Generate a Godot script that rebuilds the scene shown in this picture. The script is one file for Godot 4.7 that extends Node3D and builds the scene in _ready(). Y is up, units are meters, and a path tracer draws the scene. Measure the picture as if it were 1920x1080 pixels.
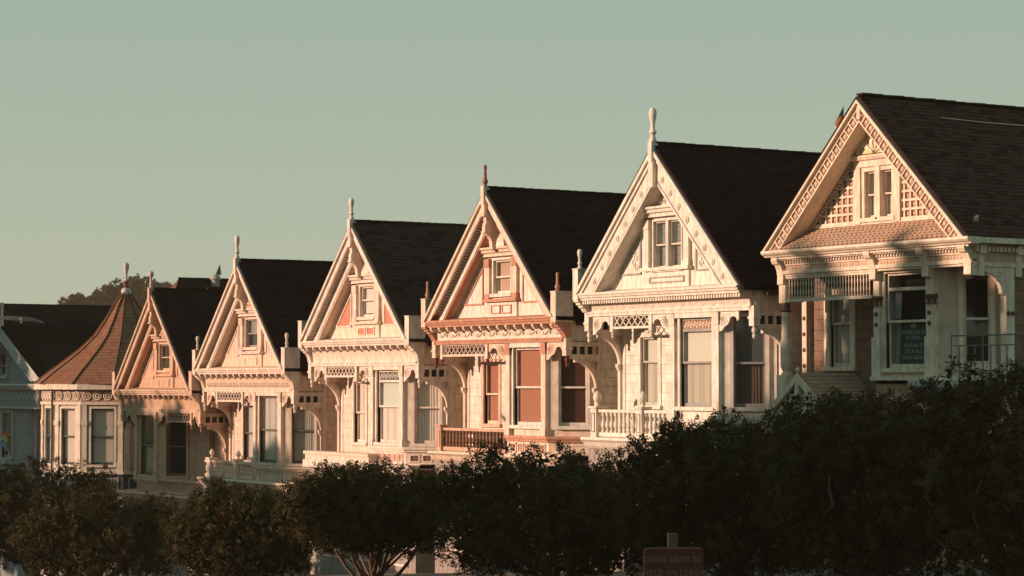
extends Node3D
# Row of Victorian gabled houses on a slope at sunset, seen obliquely from the park.
# World: house fronts lie along X and face +Z, y = 0 is the eye level of the camera.

# ---------------------------------------------------------------- mesh collecting
class MB:
	var v := PackedVector3Array()
	var n := PackedVector3Array()
	var c := PackedColorArray()
	var col := Color.WHITE
	func tri(a: Vector3, b: Vector3, d: Vector3) -> void:
		var nn := (b - a).cross(d - a).normalized()
		trin(a, b, d, nn, nn, nn)
	func trin(a: Vector3, b: Vector3, d: Vector3, na: Vector3, nb: Vector3, nd: Vector3) -> void:
		v.append(a); v.append(d); v.append(b)
		n.append(na); n.append(nd); n.append(nb)
		c.append(col); c.append(col); c.append(col)
	func quad(a: Vector3, b: Vector3, d: Vector3, e: Vector3) -> void:
		tri(a, b, d); tri(a, d, e)
	func box(u0: float, u1: float, v0: float, v1: float, z0: float, z1: float) -> void:
		tbox(Transform3D.IDENTITY, Vector3(minf(u0, u1), minf(v0, v1), minf(z0, z1)), Vector3(maxf(u0, u1), maxf(v0, v1), maxf(z0, z1)))
	func tbox(t: Transform3D, lo: Vector3, hi: Vector3) -> void:
		var p: Array[Vector3] = []
		for i in 8:
			p.append(t * Vector3(hi.x if i & 1 else lo.x, hi.y if i & 2 else lo.y, hi.z if i & 4 else lo.z))
		quad(p[4], p[5], p[7], p[6]); quad(p[1], p[0], p[2], p[3])
		quad(p[5], p[1], p[3], p[7]); quad(p[0], p[4], p[6], p[2])
		quad(p[6], p[7], p[3], p[2]); quad(p[0], p[1], p[5], p[4])
	func bar(a: Vector3, b: Vector3, w: float, h: float, up := Vector3(0, 0, 1)) -> void:
		# a straight bar from a to b, w across and h along "up"
		var d := b - a
		var y := d.normalized()
		var x := y.cross(up).normalized()
		var z := x.cross(y)
		tbox(Transform3D(Basis(x, y, z), a), Vector3(-w / 2, 0, -h / 2), Vector3(w / 2, d.length(), h / 2))
	func prism(poly: PackedVector2Array, t: Transform3D, depth: float) -> void:
		var q := poly.duplicate()
		if Geometry2D.is_polygon_clockwise(q):
			q.reverse()
		var ix := Geometry2D.triangulate_polygon(q)
		for i in range(0, ix.size(), 3):
			var a := q[ix[i]]; var b := q[ix[i + 1]]; var d := q[ix[i + 2]]
			if (b - a).cross(d - a) < 0:
				var s := b; b = d; d = s
			tri(t * Vector3(a.x, a.y, depth), t * Vector3(b.x, b.y, depth), t * Vector3(d.x, d.y, depth))
			tri(t * Vector3(a.x, a.y, 0), t * Vector3(d.x, d.y, 0), t * Vector3(b.x, b.y, 0))
		for i in q.size():
			var a := q[i]; var b := q[(i + 1) % q.size()]
			quad(t * Vector3(a.x, a.y, 0), t * Vector3(b.x, b.y, 0), t * Vector3(b.x, b.y, depth), t * Vector3(a.x, a.y, depth))
	# profile given as (z, v) points, run along u from u0 to u1
	func extu(poly: PackedVector2Array, u0: float, u1: float) -> void:
		prism(poly, Transform3D(Basis(Vector3(0, 0, 1), Vector3(0, 1, 0), Vector3(-1, 0, 0)), Vector3(maxf(u0, u1), 0, 0)), absf(u1 - u0))
	# profile given as (u, v) points, run along z from z0 to z1
	func extz(poly: PackedVector2Array, z0: float, z1: float) -> void:
		prism(poly, Transform3D(Basis.IDENTITY, Vector3(0, 0, minf(z0, z1))), absf(z1 - z0))
	func lathe(prof: Array, at: Vector3, seg := 14, tilt := Basis.IDENTITY) -> void:
		for i in prof.size() - 1:
			var r0: float = prof[i][0]; var y0: float = prof[i][1]
			var r1: float = prof[i + 1][0]; var y1: float = prof[i + 1][1]
			var sl := Vector2(y1 - y0, r0 - r1)
			sl = sl.normalized() if sl.length() > 1e-6 else Vector2(1, 0)
			for k in seg:
				var a0 := TAU * k / seg; var a1 := TAU * (k + 1) / seg
				var d0 := Vector3(sin(a0), 0, cos(a0)); var d1 := Vector3(sin(a1), 0, cos(a1))
				var p00 := at + tilt * (d0 * r0 + Vector3(0, y0, 0)); var p10 := at + tilt * (d1 * r0 + Vector3(0, y0, 0))
				var p01 := at + tilt * (d0 * r1 + Vector3(0, y1, 0)); var p11 := at + tilt * (d1 * r1 + Vector3(0, y1, 0))
				var n0 := tilt * (d0 * sl.x + Vector3(0, sl.y, 0)); var n1 := tilt * (d1 * sl.x + Vector3(0, sl.y, 0))
				if r0 > 1e-5:
					trin(p00, p10, p11, n0, n1, n1)
				if r1 > 1e-5:
					trin(p00, p11, p01, n0, n1, n0)
	func tube(pts: Array, radii: Array, seg := 6) -> void:
		var prev: Array = []
		for i in pts.size():
			var p: Vector3 = pts[i]
			var d: Vector3 = (pts[mini(i + 1, pts.size() - 1)] - pts[maxi(i - 1, 0)]).normalized()
			var up := Vector3(0, 0, 1) if absf(d.z) < 0.9 else Vector3(1, 0, 0)
			var x := d.cross(up).normalized(); var y := x.cross(d)
			var ring: Array = []
			for k in seg:
				var a := TAU * k / seg
				ring.append([p + (x * cos(a) + y * sin(a)) * float(radii[i]), x * cos(a) + y * sin(a)])
			if i > 0:
				for k in seg:
					var k2 := (k + 1) % seg
					trin(prev[k][0], ring[k][0], ring[k2][0], prev[k][1], ring[k][1], ring[k2][1])
					trin(prev[k][0], ring[k2][0], prev[k2][0], prev[k][1], ring[k2][1], prev[k2][1])
			prev = ring
	func mesh() -> ArrayMesh:
		var arr := []
		arr.resize(Mesh.ARRAY_MAX)
		arr[Mesh.ARRAY_VERTEX] = v; arr[Mesh.ARRAY_NORMAL] = n; arr[Mesh.ARRAY_COLOR] = c
		var m := ArrayMesh.new()
		m.add_surface_from_arrays(Mesh.PRIMITIVE_TRIANGLES, arr)
		return m

func put(mb: MB, called: String, m: Material, parent: Node, stuff := false) -> MeshInstance3D:
	return inst(mb.mesh(), called, m, parent, Transform3D.IDENTITY, stuff)
func inst(mesh: Mesh, called: String, m: Material, parent: Node, t := Transform3D.IDENTITY, stuff := false) -> MeshInstance3D:
	var o := MeshInstance3D.new()
	o.mesh = mesh; o.material_override = m; o.name = called; o.transform = t
	parent.add_child(o, true)
	if stuff: o.set_meta("kind", "stuff")
	return o
func bx(called: String, m: Material, parent: Node, u0: float, u1: float, v0: float, v1: float, z0: float, z1: float) -> MeshInstance3D:
	var b := MB.new(); b.box(u0, u1, v0, v1, z0, z1)
	return put(b, called, m, parent)
func thing(called: String, label: String, cat: String, at := Vector3.ZERO, group := "") -> Node3D:
	var o := Node3D.new(); o.name = called; o.position = at
	add_child(o, true)
	o.set_meta("label", label); o.set_meta("category", cat)
	if group != "": o.set_meta("group", group)
	return o
func tagged(o: Node, label: String, cat: String, group := "") -> void:
	o.set_meta("label", label); o.set_meta("category", cat)
	if group != "": o.set_meta("group", group)
func P(a: Array) -> PackedVector2Array:
	var r := PackedVector2Array()
	for q in a: r.append(Vector2(q[0], q[1]))
	return r

# ---------------------------------------------------------------- materials
var mats := {}
var tex_grime: Texture2D
var tex_fine: Texture2D
var tex_bump: Texture2D
func noise_tex(sd: int, freq: float, lo: float, hi: float, normal := false, oct := 4, strength := 4.0) -> NoiseTexture2D:
	var f := FastNoiseLite.new()
	f.seed = sd; f.frequency = freq; f.fractal_octaves = oct; f.noise_type = FastNoiseLite.TYPE_SIMPLEX_SMOOTH
	var t := NoiseTexture2D.new()
	t.width = 512; t.height = 512; t.seamless = true; t.noise = f
	if normal:
		t.as_normal_map = true; t.bump_strength = strength
	else:
		var g := Gradient.new()
		g.set_color(0, Color(lo, lo, lo)); g.set_color(1, Color(hi, hi, hi))
		t.color_ramp = g
	return t
func lin(r: float, g: float, b: float) -> Color:
	return Color(r, g, b).linear_to_srgb()
# painted timber: base colour with weathered patches, small brush relief
func paint(r: float, g: float, b: float, rough := 0.62, scale := 0.45) -> StandardMaterial3D:
	var key := "p%.3f_%.3f_%.3f_%.2f_%.2f" % [r, g, b, rough, scale]
	if mats.has(key): return mats[key]
	var m := StandardMaterial3D.new()
	m.albedo_color = lin(r, g, b); m.roughness = rough
	m.albedo_texture = tex_grime
	m.uv1_triplanar = true; m.uv1_world_triplanar = true; m.uv1_scale = Vector3(1.5, 0.55, 1.5) * scale
	m.normal_enabled = true; m.normal_texture = tex_bump; m.normal_scale = 0.22
	m.metallic_specular = 0.35
	mats[key] = m
	return m
func flat(r: float, g: float, b: float, rough := 0.8, spec := 0.3) -> StandardMaterial3D:
	var key := "f%.3f_%.3f_%.3f_%.2f_%.2f" % [r, g, b, rough, spec]
	if mats.has(key): return mats[key]
	var m := StandardMaterial3D.new()
	m.albedo_color = lin(r, g, b); m.roughness = rough; m.metallic_specular = spec
	mats[key] = m
	return m
func shingle_mat(r: float, g: float, b: float) -> StandardMaterial3D:
	var key := "s%.3f_%.3f_%.3f" % [r, g, b]
	if mats.has(key): return mats[key]
	var m := StandardMaterial3D.new()
	m.albedo_color = lin(r, g, b); m.roughness = 1.0; m.metallic_specular = 0.0
	m.vertex_color_use_as_albedo = true
	m.albedo_texture = tex_fine; m.uv1_triplanar = true; m.uv1_world_triplanar = true; m.uv1_scale = Vector3.ONE * 0.9
	mats[key] = m
	return m
func glass() -> StandardMaterial3D:
	if mats.has("glass"): return mats["glass"]
	var m := StandardMaterial3D.new()
	m.transparency = BaseMaterial3D.TRANSPARENCY_ALPHA
	m.albedo_color = Color(0.2, 0.22, 0.22, 0.06); m.roughness = 0.03; m.metallic_specular = 0.5
	mats["glass"] = m
	return m
func leaf_mat(key: String, spec := 0.35) -> StandardMaterial3D:
	if mats.has(key): return mats[key]
	var m := StandardMaterial3D.new()
	m.vertex_color_use_as_albedo = true; m.roughness = 0.5; m.metallic_specular = spec
	m.cull_mode = BaseMaterial3D.CULL_DISABLED
	m.backlight_enabled = true; m.backlight = lin(0.02, 0.022, 0.006)
	mats[key] = m
	return m

# ---------------------------------------------------------------- building pieces
var board_mesh: ArrayMesh
func front_t(u: float, v: float, z: float) -> Transform3D:
	return Transform3D(Basis.IDENTITY, Vector3(u, v, z))
func face_t(deg: float, at: Vector3) -> Transform3D:      # a wall turned deg about y: 0 faces +Z, 90 faces +X
	return Transform3D(Basis(Vector3.UP, deg_to_rad(deg)), at)

# lapped boards between x0..x1 and y0..y1 of a wall frame, left out where holes are
func boards(parent: Node, t: Transform3D, x0: float, x1: float, y0: float, y1: float, holes: Array, m: Material, exposure := 0.23, from_top := true) -> void:
	var rows := int(ceil((y1 - y0) / exposure))
	for i in rows:
		var b := y1 - (i + 1) * exposure
		var tp := y1 - i * exposure
		b = maxf(b, y0)
		if tp - b < 0.04: continue
		var spans := [[x0, x1]]
		for h in holes:
			if h[2] < tp - 0.01 and h[3] > b + 0.01:
				var ns := []
				for s in spans:
					if h[0] > s[0] + 0.02: ns.append([s[0], minf(h[0], s[1])])
					if h[1] < s[1] - 0.02: ns.append([maxf(h[1], s[0]), s[1]])
					if false: pass
				spans = ns.filter(func(q): return q[1] - q[0] > 0.02)
		for s in spans:
			var sc := Basis.from_scale(Vector3(s[1] - s[0], tp - b, 1.0))
			inst(board_mesh, "siding_board", m, parent, t * Transform3D(sc, Vector3(s[0], b, 0)))
# a wall panel of given thickness (behind z = 0 of frame t) with rectangular openings
func wall(called: String, parent: Node, t: Transform3D, x0: float, x1: float, y0: float, y1: float, holes: Array, m: Material, th := 0.1) -> MeshInstance3D:
	var xs := [x0, x1]; var ys := [y0, y1]
	for h in holes:
		xs.append(clampf(h[0], x0, x1)); xs.append(clampf(h[1], x0, x1)); ys.append(clampf(h[2], y0, y1)); ys.append(clampf(h[3], y0, y1))
	xs.sort(); ys.sort()
	var b := MB.new()
	for j in ys.size() - 1:
		if ys[j + 1] - ys[j] < 0.001: continue
		var run := -1.0
		for i in xs.size() - 1:
			if xs[i + 1] - xs[i] < 0.001: continue
			var cx: float = (xs[i] + xs[i + 1]) / 2; var cy: float = (ys[j] + ys[j + 1]) / 2
			var inside := false
			for h in holes:
				if cx > h[0] and cx < h[1] and cy > h[2] and cy < h[3]: inside = true
			if not inside:
				b.tbox(t, Vector3(xs[i], ys[j], -th), Vector3(xs[i + 1], ys[j + 1], 0))
	return put(b, called, m, parent)

func curtain_mesh(t: Transform3D, w: float, h: float, z: float, folds: int, amp: float, sd: int) -> ArrayMesh:
	var b := MB.new()
	var rng := RandomNumberGenerator.new(); rng.seed = sd
	var nseg := folds * 6
	var ph := []
	for i in nseg + 1: ph.append(sin(TAU * i / 6.0 + 0.9 * sin(i * 0.37 + sd)) * amp * (0.6 + 0.4 * sin(i * 0.21 + sd)))
	for i in nseg:
		var x0 := -w / 2 + w * i / nseg; var x1 := -w / 2 + w * (i + 1) / nseg
		b.quad(t * Vector3(x0, 0, z + ph[i]), t * Vector3(x1, 0, z + ph[i + 1]), t * Vector3(x1, h, z + ph[i + 1] * 0.8), t * Vector3(x0, h, z + ph[i] * 0.8))
	return b.mesh()

# A double-hung window. t: frame at the bottom centre of the glazed opening, z = 0 the wall face.
# o: w, h, mid (height of meeting rail, fraction), casing, trim, sash, blind/curtain options
func window(parent: Node, t: Transform3D, w: float, h: float, o: Dictionary) -> MeshInstance3D:
	var trim: Material = o.trim
	var sash: Material = o.get("sash", trim)
	var cw: float = o.get("casing", 0.12)
	var pr: float = o.get("proud", 0.05)
	var dp: float = o.get("deep", 0.10)
	var b := MB.new()
	b.tbox(t, Vector3(-w / 2 - cw, 0, 0), Vector3(-w / 2, h, pr)); b.tbox(t, Vector3(w / 2, 0, 0), Vector3(w / 2 + cw, h, pr))
	b.tbox(t, Vector3(-w / 2 - cw, h, 0), Vector3(w / 2 + cw, h + cw, pr + 0.004))
	# reveal
	b.tbox(t, Vector3(-w / 2 - 0.02, 0, -dp - 0.3), Vector3(-w / 2, h, -0.002)); b.tbox(t, Vector3(w / 2, 0, -dp - 0.3), Vector3(w / 2 + 0.02, h, -0.002))
	b.tbox(t, Vector3(-w / 2, h, -dp - 0.3), Vector3(w / 2, h + 0.02, -0.002)); b.tbox(t, Vector3(-w / 2, -0.02, -dp - 0.3), Vector3(w / 2, 0, -0.002))
	var f := put(b, "window", trim, parent)
	b = MB.new()
	b.tbox(t, Vector3(-w / 2 - cw - 0.04, -0.09, 0), Vector3(w / 2 + cw + 0.04, 0, pr + 0.06))
	put(b, "sill", trim, f)
	var mid: float = h * o.get("mid", 0.49)
	var sw: float = o.get("rail", 0.05)
	# upper sash sits in front of the lower one
	b = MB.new()
	b.tbox(t, Vector3(-w / 2, mid - sw / 2, -0.07), Vector3(-w / 2 + sw, h, -0.03)); b.tbox(t, Vector3(w / 2 - sw, mid - sw / 2, -0.07), Vector3(w / 2, h, -0.03))
	b.tbox(t, Vector3(-w / 2 + sw, h - sw, -0.07), Vector3(w / 2 - sw, h, -0.03)); b.tbox(t, Vector3(-w / 2 + sw, mid - sw / 2, -0.07), Vector3(w / 2 - sw, mid + sw / 2, -0.025))
	if o.has("transom"):
		var ty: float = h * o.transom
		b.tbox(t, Vector3(-w / 2 + sw, ty - 0.035, -0.07), Vector3(w / 2 - sw, ty + 0.035, -0.028))
	put(b, "upper_sash", sash, f)
	if o.has("stained"):        # leaded coloured glass over the transom bar
		var y0: float = h * o.transom + 0.035; var y1 := h - sw
		b = MB.new(); b.tbox(t, Vector3(-w / 2 + sw, y0, -0.075), Vector3(w / 2 - sw, y1, -0.06)); var sg := put(b, "stained_glass", o.stained[0], f)
		b = MB.new()
		var hh := y1 - y0
		var ns := int((w - 2 * sw) / (hh * 0.55))
		for k in ns:
			var cx := -w / 2 + sw + (k + 0.5) * (w - 2 * sw) / ns
			var ps := []; var rs := []
			for j in 15:
				var a := j * 0.5 + (PI if k % 2 == 0 else 0.0)
				var rad := hh * 0.42 * (1.0 - j / 18.0)
				ps.append(t * Vector3(cx + cos(a) * rad * 0.7, y0 + hh / 2 + sin(a) * rad, -0.058)); rs.append(0.016)
			b.tube(ps, rs, 4)
			b.bar(t * Vector3(cx - hh * 0.2, y0 + 0.01, -0.058), t * Vector3(cx + hh * 0.2, y1 - 0.01, -0.0575), 0.02, 0.012, t.basis.z)
		put(b, "leaded_pattern", o.stained[1], sg)
	b = MB.new()
	b.tbox(t, Vector3(-w / 2, 0, -0.115), Vector3(-w / 2 + sw, mid + sw / 2, -0.075)); b.tbox(t, Vector3(w / 2 - sw, 0, -0.115), Vector3(w / 2, mid + sw / 2, -0.075))
	b.tbox(t, Vector3(-w / 2 + sw, 0, -0.115), Vector3(w / 2 - sw, sw * 1.7, -0.075)); b.tbox(t, Vector3(-w / 2 + sw, mid - sw / 2, -0.115), Vector3(w / 2 - sw, mid + sw / 2, -0.075))
	put(b, "lower_sash", sash, f)
	b = MB.new(); b.tbox(t, Vector3(-w / 2 + sw, mid + sw / 2, -0.054), Vector3(w / 2 - sw, h - sw, -0.049)); put(b, "pane", glass(), f)
	b = MB.new(); b.tbox(t, Vector3(-w / 2 + sw, sw * 1.7, -0.098), Vector3(w / 2 - sw, mid - sw / 2, -0.093)); put(b, "pane", glass(), f)
	# the dim room behind
	b = MB.new()
	b.tbox(t, Vector3(-w / 2 - 0.02, -0.02, -dp - 0.36), Vector3(w / 2 + 0.02, h + 0.02, -dp - 0.3))
	put(b, "room_back", o.get("room", flat(0.03, 0.025, 0.022)), f)
	var sd: int = o.get("seed", 1)
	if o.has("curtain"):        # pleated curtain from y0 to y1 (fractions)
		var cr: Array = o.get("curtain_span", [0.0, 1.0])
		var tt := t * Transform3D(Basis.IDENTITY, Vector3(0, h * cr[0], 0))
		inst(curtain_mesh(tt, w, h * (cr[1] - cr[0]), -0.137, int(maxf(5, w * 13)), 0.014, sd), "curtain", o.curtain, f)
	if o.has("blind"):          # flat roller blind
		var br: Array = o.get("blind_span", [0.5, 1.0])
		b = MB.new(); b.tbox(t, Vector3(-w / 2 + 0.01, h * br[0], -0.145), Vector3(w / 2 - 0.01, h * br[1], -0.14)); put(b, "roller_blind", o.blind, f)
	if o.has("slats"):          # venetian blind
		var sr: Array = o.get("slat_span", [0.5, 1.0])
		b = MB.new()
		var y: float = h * sr[0]
		while y < h * sr[1]:
			b.tbox(t * Transform3D(Basis(Vector3.RIGHT, 0.6), Vector3(0, y, -0.18)), Vector3(-w / 2 + 0.02, 0, -0.018), Vector3(w / 2 - 0.02, 0.004, 0.018)); y += 0.045
		put(b, "venetian_blind", o.slats, f)
	return f

# courses of slates/shingles on a sloping quad: a = eave start, along = direction of eave (length la), up = direction up the slope (length lu)
func shingles(mb: MB, a: Vector3, along: Vector3, up: Vector3, expo: float, tabw: float, rng: RandomNumberGenerator, lo := 0.7, hi := 1.25, trim = null, scallop := false) -> void:
	var la := along.length(); var lu := up.length()
	var x := along / la; var y := up / lu
	var nn := x.cross(y).normalized()
	var rows := int(lu / expo)
	for r in rows:
		var s := r * expo
		var pos := -rng.randf() * tabw
		while pos < la:
			var w := tabw * (rng.randf_range(0.75, 1.25) if not scallop else 1.0)
			var p0 := maxf(pos, 0.0); var p1 := minf(pos + w, la)
			pos += w
			if p1 - p0 < 0.01: continue
			if trim != null and not trim.call((p0 + p1) / 2, s + expo * 0.4): continue
			var g := rng.randf_range(lo, hi)
			var wob := rng.randf_range(0.92, 1.08)
			mb.col = Color(g * wob, g, g / wob)
			var s1 := minf(s + expo * 1.05, lu)
			var lift := rng.randf_range(0.010, 0.016)
			var e := rng.randf_range(-0.006, 0.006)
			var b0 := a + x * p0 + y * (s + e) + nn * lift; var b1 := a + x * (p1 - 0.006) + y * (s + e) + nn * lift
			var t0 := a + x * p0 + y * s1 + nn * 0.002; var t1 := a + x * (p1 - 0.006) + y * s1 + nn * 0.002
			if scallop:
				var cx := (p0 + p1) / 2; var rw := (p1 - p0) / 2 - 0.004
				var mid0 := a + x * p0 + y * (s + rw * 0.7) + nn * lift; var mid1 := a + x * (p1 - 0.004) + y * (s + rw * 0.7) + nn * lift
				mb.quad(mid0, mid1, t1, t0)
				var prevp := mid0
				for k in range(1, 6):
					var an := PI * k / 5.0
					var q := a + x * (cx - rw * cos(an)) + y * (s + rw * 0.7 - rw * 0.7 * sin(an)) + nn * lift
					mb.tri(a + x * cx + y * (s + rw * 0.7) + nn * lift, prevp, q)
					mb.quad(prevp - nn * lift, q - nn * lift, q, prevp)
					prevp = q
			else:
				mb.quad(b0, b1, t1, t0)
				mb.quad(b0 - nn * (lift + 0.006), b1 - nn * (lift + 0.006), b1, b0)
	mb.col = Color.WHITE

# ---------------------------------------------------------------- the six gabled houses of the row
func rake_poly(s: float, hw: float, h: float, d0: float, d1: float) -> PackedVector2Array:
	var l := sqrt(hw * hw + h * h)
	return P([[s * (hw - d0 * l / h), 0.0], [0.0, h - d0 * l / hw], [0.0, h - d1 * l / hw], [s * (hw - d1 * l / h), 0.0]])
func rake(called: String, m: Material, parent: Node, s: float, hw: float, h: float, d0: float, d1: float, z0: float, z1: float) -> MeshInstance3D:
	var b := MB.new(); b.extz(rake_poly(s, hw, h, d0, d1), z0, z1)
	return put(b, called, m, parent)
# frame whose x runs along the rake, y points out of the gable (perpendicular), z forward; origin on the line d
func rake_t(s: float, hw: float, h: float, d: float) -> Transform3D:
	var l := sqrt(hw * hw + h * h)
	var y := Vector3(s * h / l, hw / l, 0)
	if s > 0:      # on the right x runs down from the apex, so that z stays forward
		var x := Vector3(hw / l, -h / l, 0)
		return Transform3D(Basis(x, y, Vector3(0, 0, 1)), Vector3(0, h - d * l / hw, 0))
	return Transform3D(Basis(Vector3(hw / l, h / l, 0), y, Vector3(0, 0, 1)), Vector3(-(hw - d * l / h), 0, 0))

const FINIAL_CLUB := [[0.075, 0.0], [0.075, 0.06], [0.05, 0.09], [0.05, 0.14], [0.085, 0.19], [0.06, 0.24], [0.045, 0.3], [0.05, 0.4], [0.075, 0.52], [0.085, 0.6], [0.075, 0.68], [0.04, 0.73], [0.0, 0.745]]
const FINIAL_BALL := [[0.06, 0.0], [0.05, 0.08], [0.075, 0.12], [0.05, 0.16], [0.04, 0.3], [0.05, 0.36], [0.085, 0.4], [0.1, 0.46], [0.085, 0.53], [0.04, 0.57], [0.0, 0.58]]
const FINIAL_SPIRE := [[0.06, 0.0], [0.045, 0.05], [0.07, 0.09], [0.075, 0.14], [0.05, 0.2], [0.04, 0.26], [0.035, 0.46], [0.045, 0.5], [0.045, 0.55], [0.02, 0.6], [0.0, 0.61]]
const DROP := [[0.0, -0.3], [0.03, -0.28], [0.05, -0.23], [0.03, -0.18], [0.055, -0.14], [0.06, -0.08], [0.035, -0.04], [0.06, 0.0]]
const BALL := [[0.05, 0.0], [0.05, 0.05], [0.035, 0.08], [0.09, 0.14], [0.11, 0.21], [0.09, 0.29], [0.045, 0.34], [0.03, 0.37], [0.0, 0.39]]
const BALUSTER := [[0.05, 0.0], [0.05, 0.05], [0.03, 0.07], [0.035, 0.1], [0.062, 0.17], [0.05, 0.25], [0.03, 0.33], [0.028, 0.38], [0.045, 0.41], [0.05, 0.46], [0.05, 0.5]]
func turned(prof: Array, called: String, m: Material, parent: Node, at: Vector3, sr := 1.0, sy := 1.0, seg := 12) -> MeshInstance3D:
	var p := []
	for q in prof: p.append([q[0] * sr, q[1] * sy])
	var b := MB.new(); b.lathe(p, Vector3.ZERO, seg)
	return inst(b.mesh(), called, m, parent, Transform3D(Basis.IDENTITY, at))

# fan spandrel of fretwork: top corner at the post, scalloped underside; s = +1 the post is on the right
func fan_bracket(parent: Node, u_post: float, top: float, w: float, d: float, s: float, z: float, m: Material, mg: Material) -> void:
	var pts := [[0.0, 0.0], [-w, 0.0], [-w, -d * 0.42], [-w * 0.94, -d * 0.5]]
	for k in 9:       # arch under the outer end
		var a := PI * (1.0 - k / 8.0)
		pts.append([-w * 0.72 + w * 0.2 * cos(a), -d * 0.5 + d * 0.24 * sin(a)])
	pts += [[-w * 0.44, -d * 0.66], [-w * 0.26, -d * 0.78], [-w * 0.12, -d * 0.98], [0.0, -d]]
	var poly := PackedVector2Array()
	for q in pts: poly.append(Vector2(u_post + s * q[0], top + q[1]))
	var b := MB.new(); b.extz(poly, z - 0.03, z + 0.02)
	var f := put(b, "fan_bracket", m, parent)
	b = MB.new()      # rays
	for k in 6:
		var a := deg_to_rad(8 + k * 15)
		var p0 := Vector3(u_post - s * (0.06 + 0.10 * cos(a)), top - 0.05 - 0.1 * sin(a), z + 0.024)
		var p1 := Vector3(u_post - s * (0.06 + w * 0.47 * cos(a)), top - 0.05 - d * 0.62 * sin(a), z + 0.024)
		b.bar(p0, p1, 0.018, 0.02)
	put(b, "rays", mg, f)

# pierced screen of crossing slats
func lattice(called: String, parent: Node, u0: float, u1: float, v0: float, v1: float, z: float, m: Material, cell := 0.1) -> MeshInstance3D:
	var b := MB.new()
	var n := int(round((u1 - u0) / cell)); var mm := int(round((v1 - v0) / cell))
	var cx := (u1 - u0) / n; var cy := (v1 - v0) / mm
	for i in n:
		for j in mm:
			var c := Vector3(u0 + (i + 0.5) * cx, v0 + (j + 0.5) * cy, z)
			var q := Vector3(cx / 2, cy / 2, 0)
			if (i + j) % 2 == 0: b.bar(c - q, c + q, 0.026, 0.02)
			else: b.bar(c + Vector3(-cx / 2, cy / 2, 0), c + Vector3(cx / 2, -cy / 2, 0), 0.026, 0.02)
	b.box(u0, u1, v1 - 0.02, v1, z - 0.02, z + 0.02)
	return put(b, called, m, parent)

# side screen at the end of the porch (plane x = const): three square lights over an arch that comes down at the back
func side_screen(parent: Node, u: float, top: float, z0: float, z1: float, floor_v: float, m: Material, mg: Material) -> void:
	var b := MB.new()
	var zs := [z0, z0 - 0.12]
	var n := 3
	var cw := (absf(z1 - z0) - 0.2) / n
	var yb := top - 0.12; var ys := top - 0.32
	b.box(u - 0.04, u + 0.04, yb, top, z1, z0)
	b.box(u - 0.04, u + 0.04, ys - 0.12, ys, z1, z0)
	b.box(u - 0.04, u + 0.04, ys, yb, z0 - 0.08, z0)
	for k in n:
		var za := z0 - 0.08 - (k + 1) * cw
		b.box(u - 0.04, u + 0.04, ys, yb, za, za + 0.07)
	var sc := put(b, "porch_screen", m, parent)
	b = MB.new(); b.box(u - 0.02, u - 0.016, ys, yb, z1 + 0.02, z0 - 0.08); put(b, "light_glass", flat(0.02, 0.02, 0.02, 0.2), sc)
	# arch rib
	b = MB.new()
	var tp := ys - 0.12
	var pts := []; var L := absf(z1 - z0)
	var outer := []; var inner := []
	for k in 13:
		var a := deg_to_rad(90.0 * k / 12.0)
		outer.append(Vector2(z1 + L * 0.8 - L * 0.8 * sin(a) , tp - 0.78 + 0.78 * cos(a)))
		inner.append(Vector2(z1 + L * 0.8 - (L * 0.8 - 0.1) * sin(a), tp - 0.78 + (0.78 - 0.085) * cos(a)))
	inner.reverse()
	var poly := PackedVector2Array(outer + inner)
	b.extu(poly, u - 0.05, u + 0.05)
	# carved toe of the arch and the post below
	b.extu(P([[z1, tp - 0.78], [z1 + 0.17, tp - 0.74], [z1 + 0.17, tp - 0.82], [z1 + 0.11, tp - 0.92], [z1, tp - 0.92]]), u - 0.05, u + 0.05)
	b.box(u - 0.05, u + 0.05, floor_v, tp - 0.92, z1, z1 + 0.1)
	put(b, "porch_arch", m, parent)
	b = MB.new()   # web between arch and screen, with fan rays
	var web := [Vector2(z1, tp)]
	for k in 13:
		var a := deg_to_rad(90.0 * k / 12.0)
		web.append(Vector2(z1 + L * 0.8 - L * 0.8 * sin(a), tp - 0.78 + 0.78 * cos(a)))
	b.extu(PackedVector2Array(web), u - 0.02, u + 0.02)
	var w := put(b, "arch_web", m, parent)
	b = MB.new()
	for k in 5:
		var a := deg_to_rad(12 + 16 * k)
		b.bar(Vector3(u + 0.024, tp - 0.03 - 0.05 * sin(a), z1 + 0.03 + 0.05 * cos(a)), Vector3(u + 0.024, tp - 0.03 - 0.26 * sin(a), z1 + 0.03 + 0.24 * cos(a)), 0.016, 0.02, Vector3(1, 0, 0))
	put(b, "rays", mg, w)

func panel_frame(parent: Node, called: String, t: Transform3D, poly: PackedVector2Array, w: float, proud: float, m: Material, mi: Material) -> void:
	# a raised moulding following a polygon, with a sunk field inside
	var c := Vector2.ZERO
	for q in poly: c += q
	c /= poly.size()
	var inn := Geometry2D.offset_polygon(poly, -w)
	if inn.is_empty(): return
	var b := MB.new()
	for i in poly.size():
		var a := poly[i]; var d := poly[(i + 1) % poly.size()]
		var dir := (d - a).normalized()
		b.bar(t * Vector3(a.x - dir.x * w / 2, a.y - dir.y * w / 2, proud / 2), t * Vector3(d.x + dir.x * w / 2, d.y + dir.y * w / 2, proud / 2 + 0.0005 * i), w, proud, t.basis.z)
	var f := put(b, called, m, parent)
	b = MB.new(); b.prism(poly, t * Transform3D(Basis.IDENTITY, Vector3(0, 0, 0.001)), 0.008)
	put(b, "panel_field", mi, f)

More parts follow.
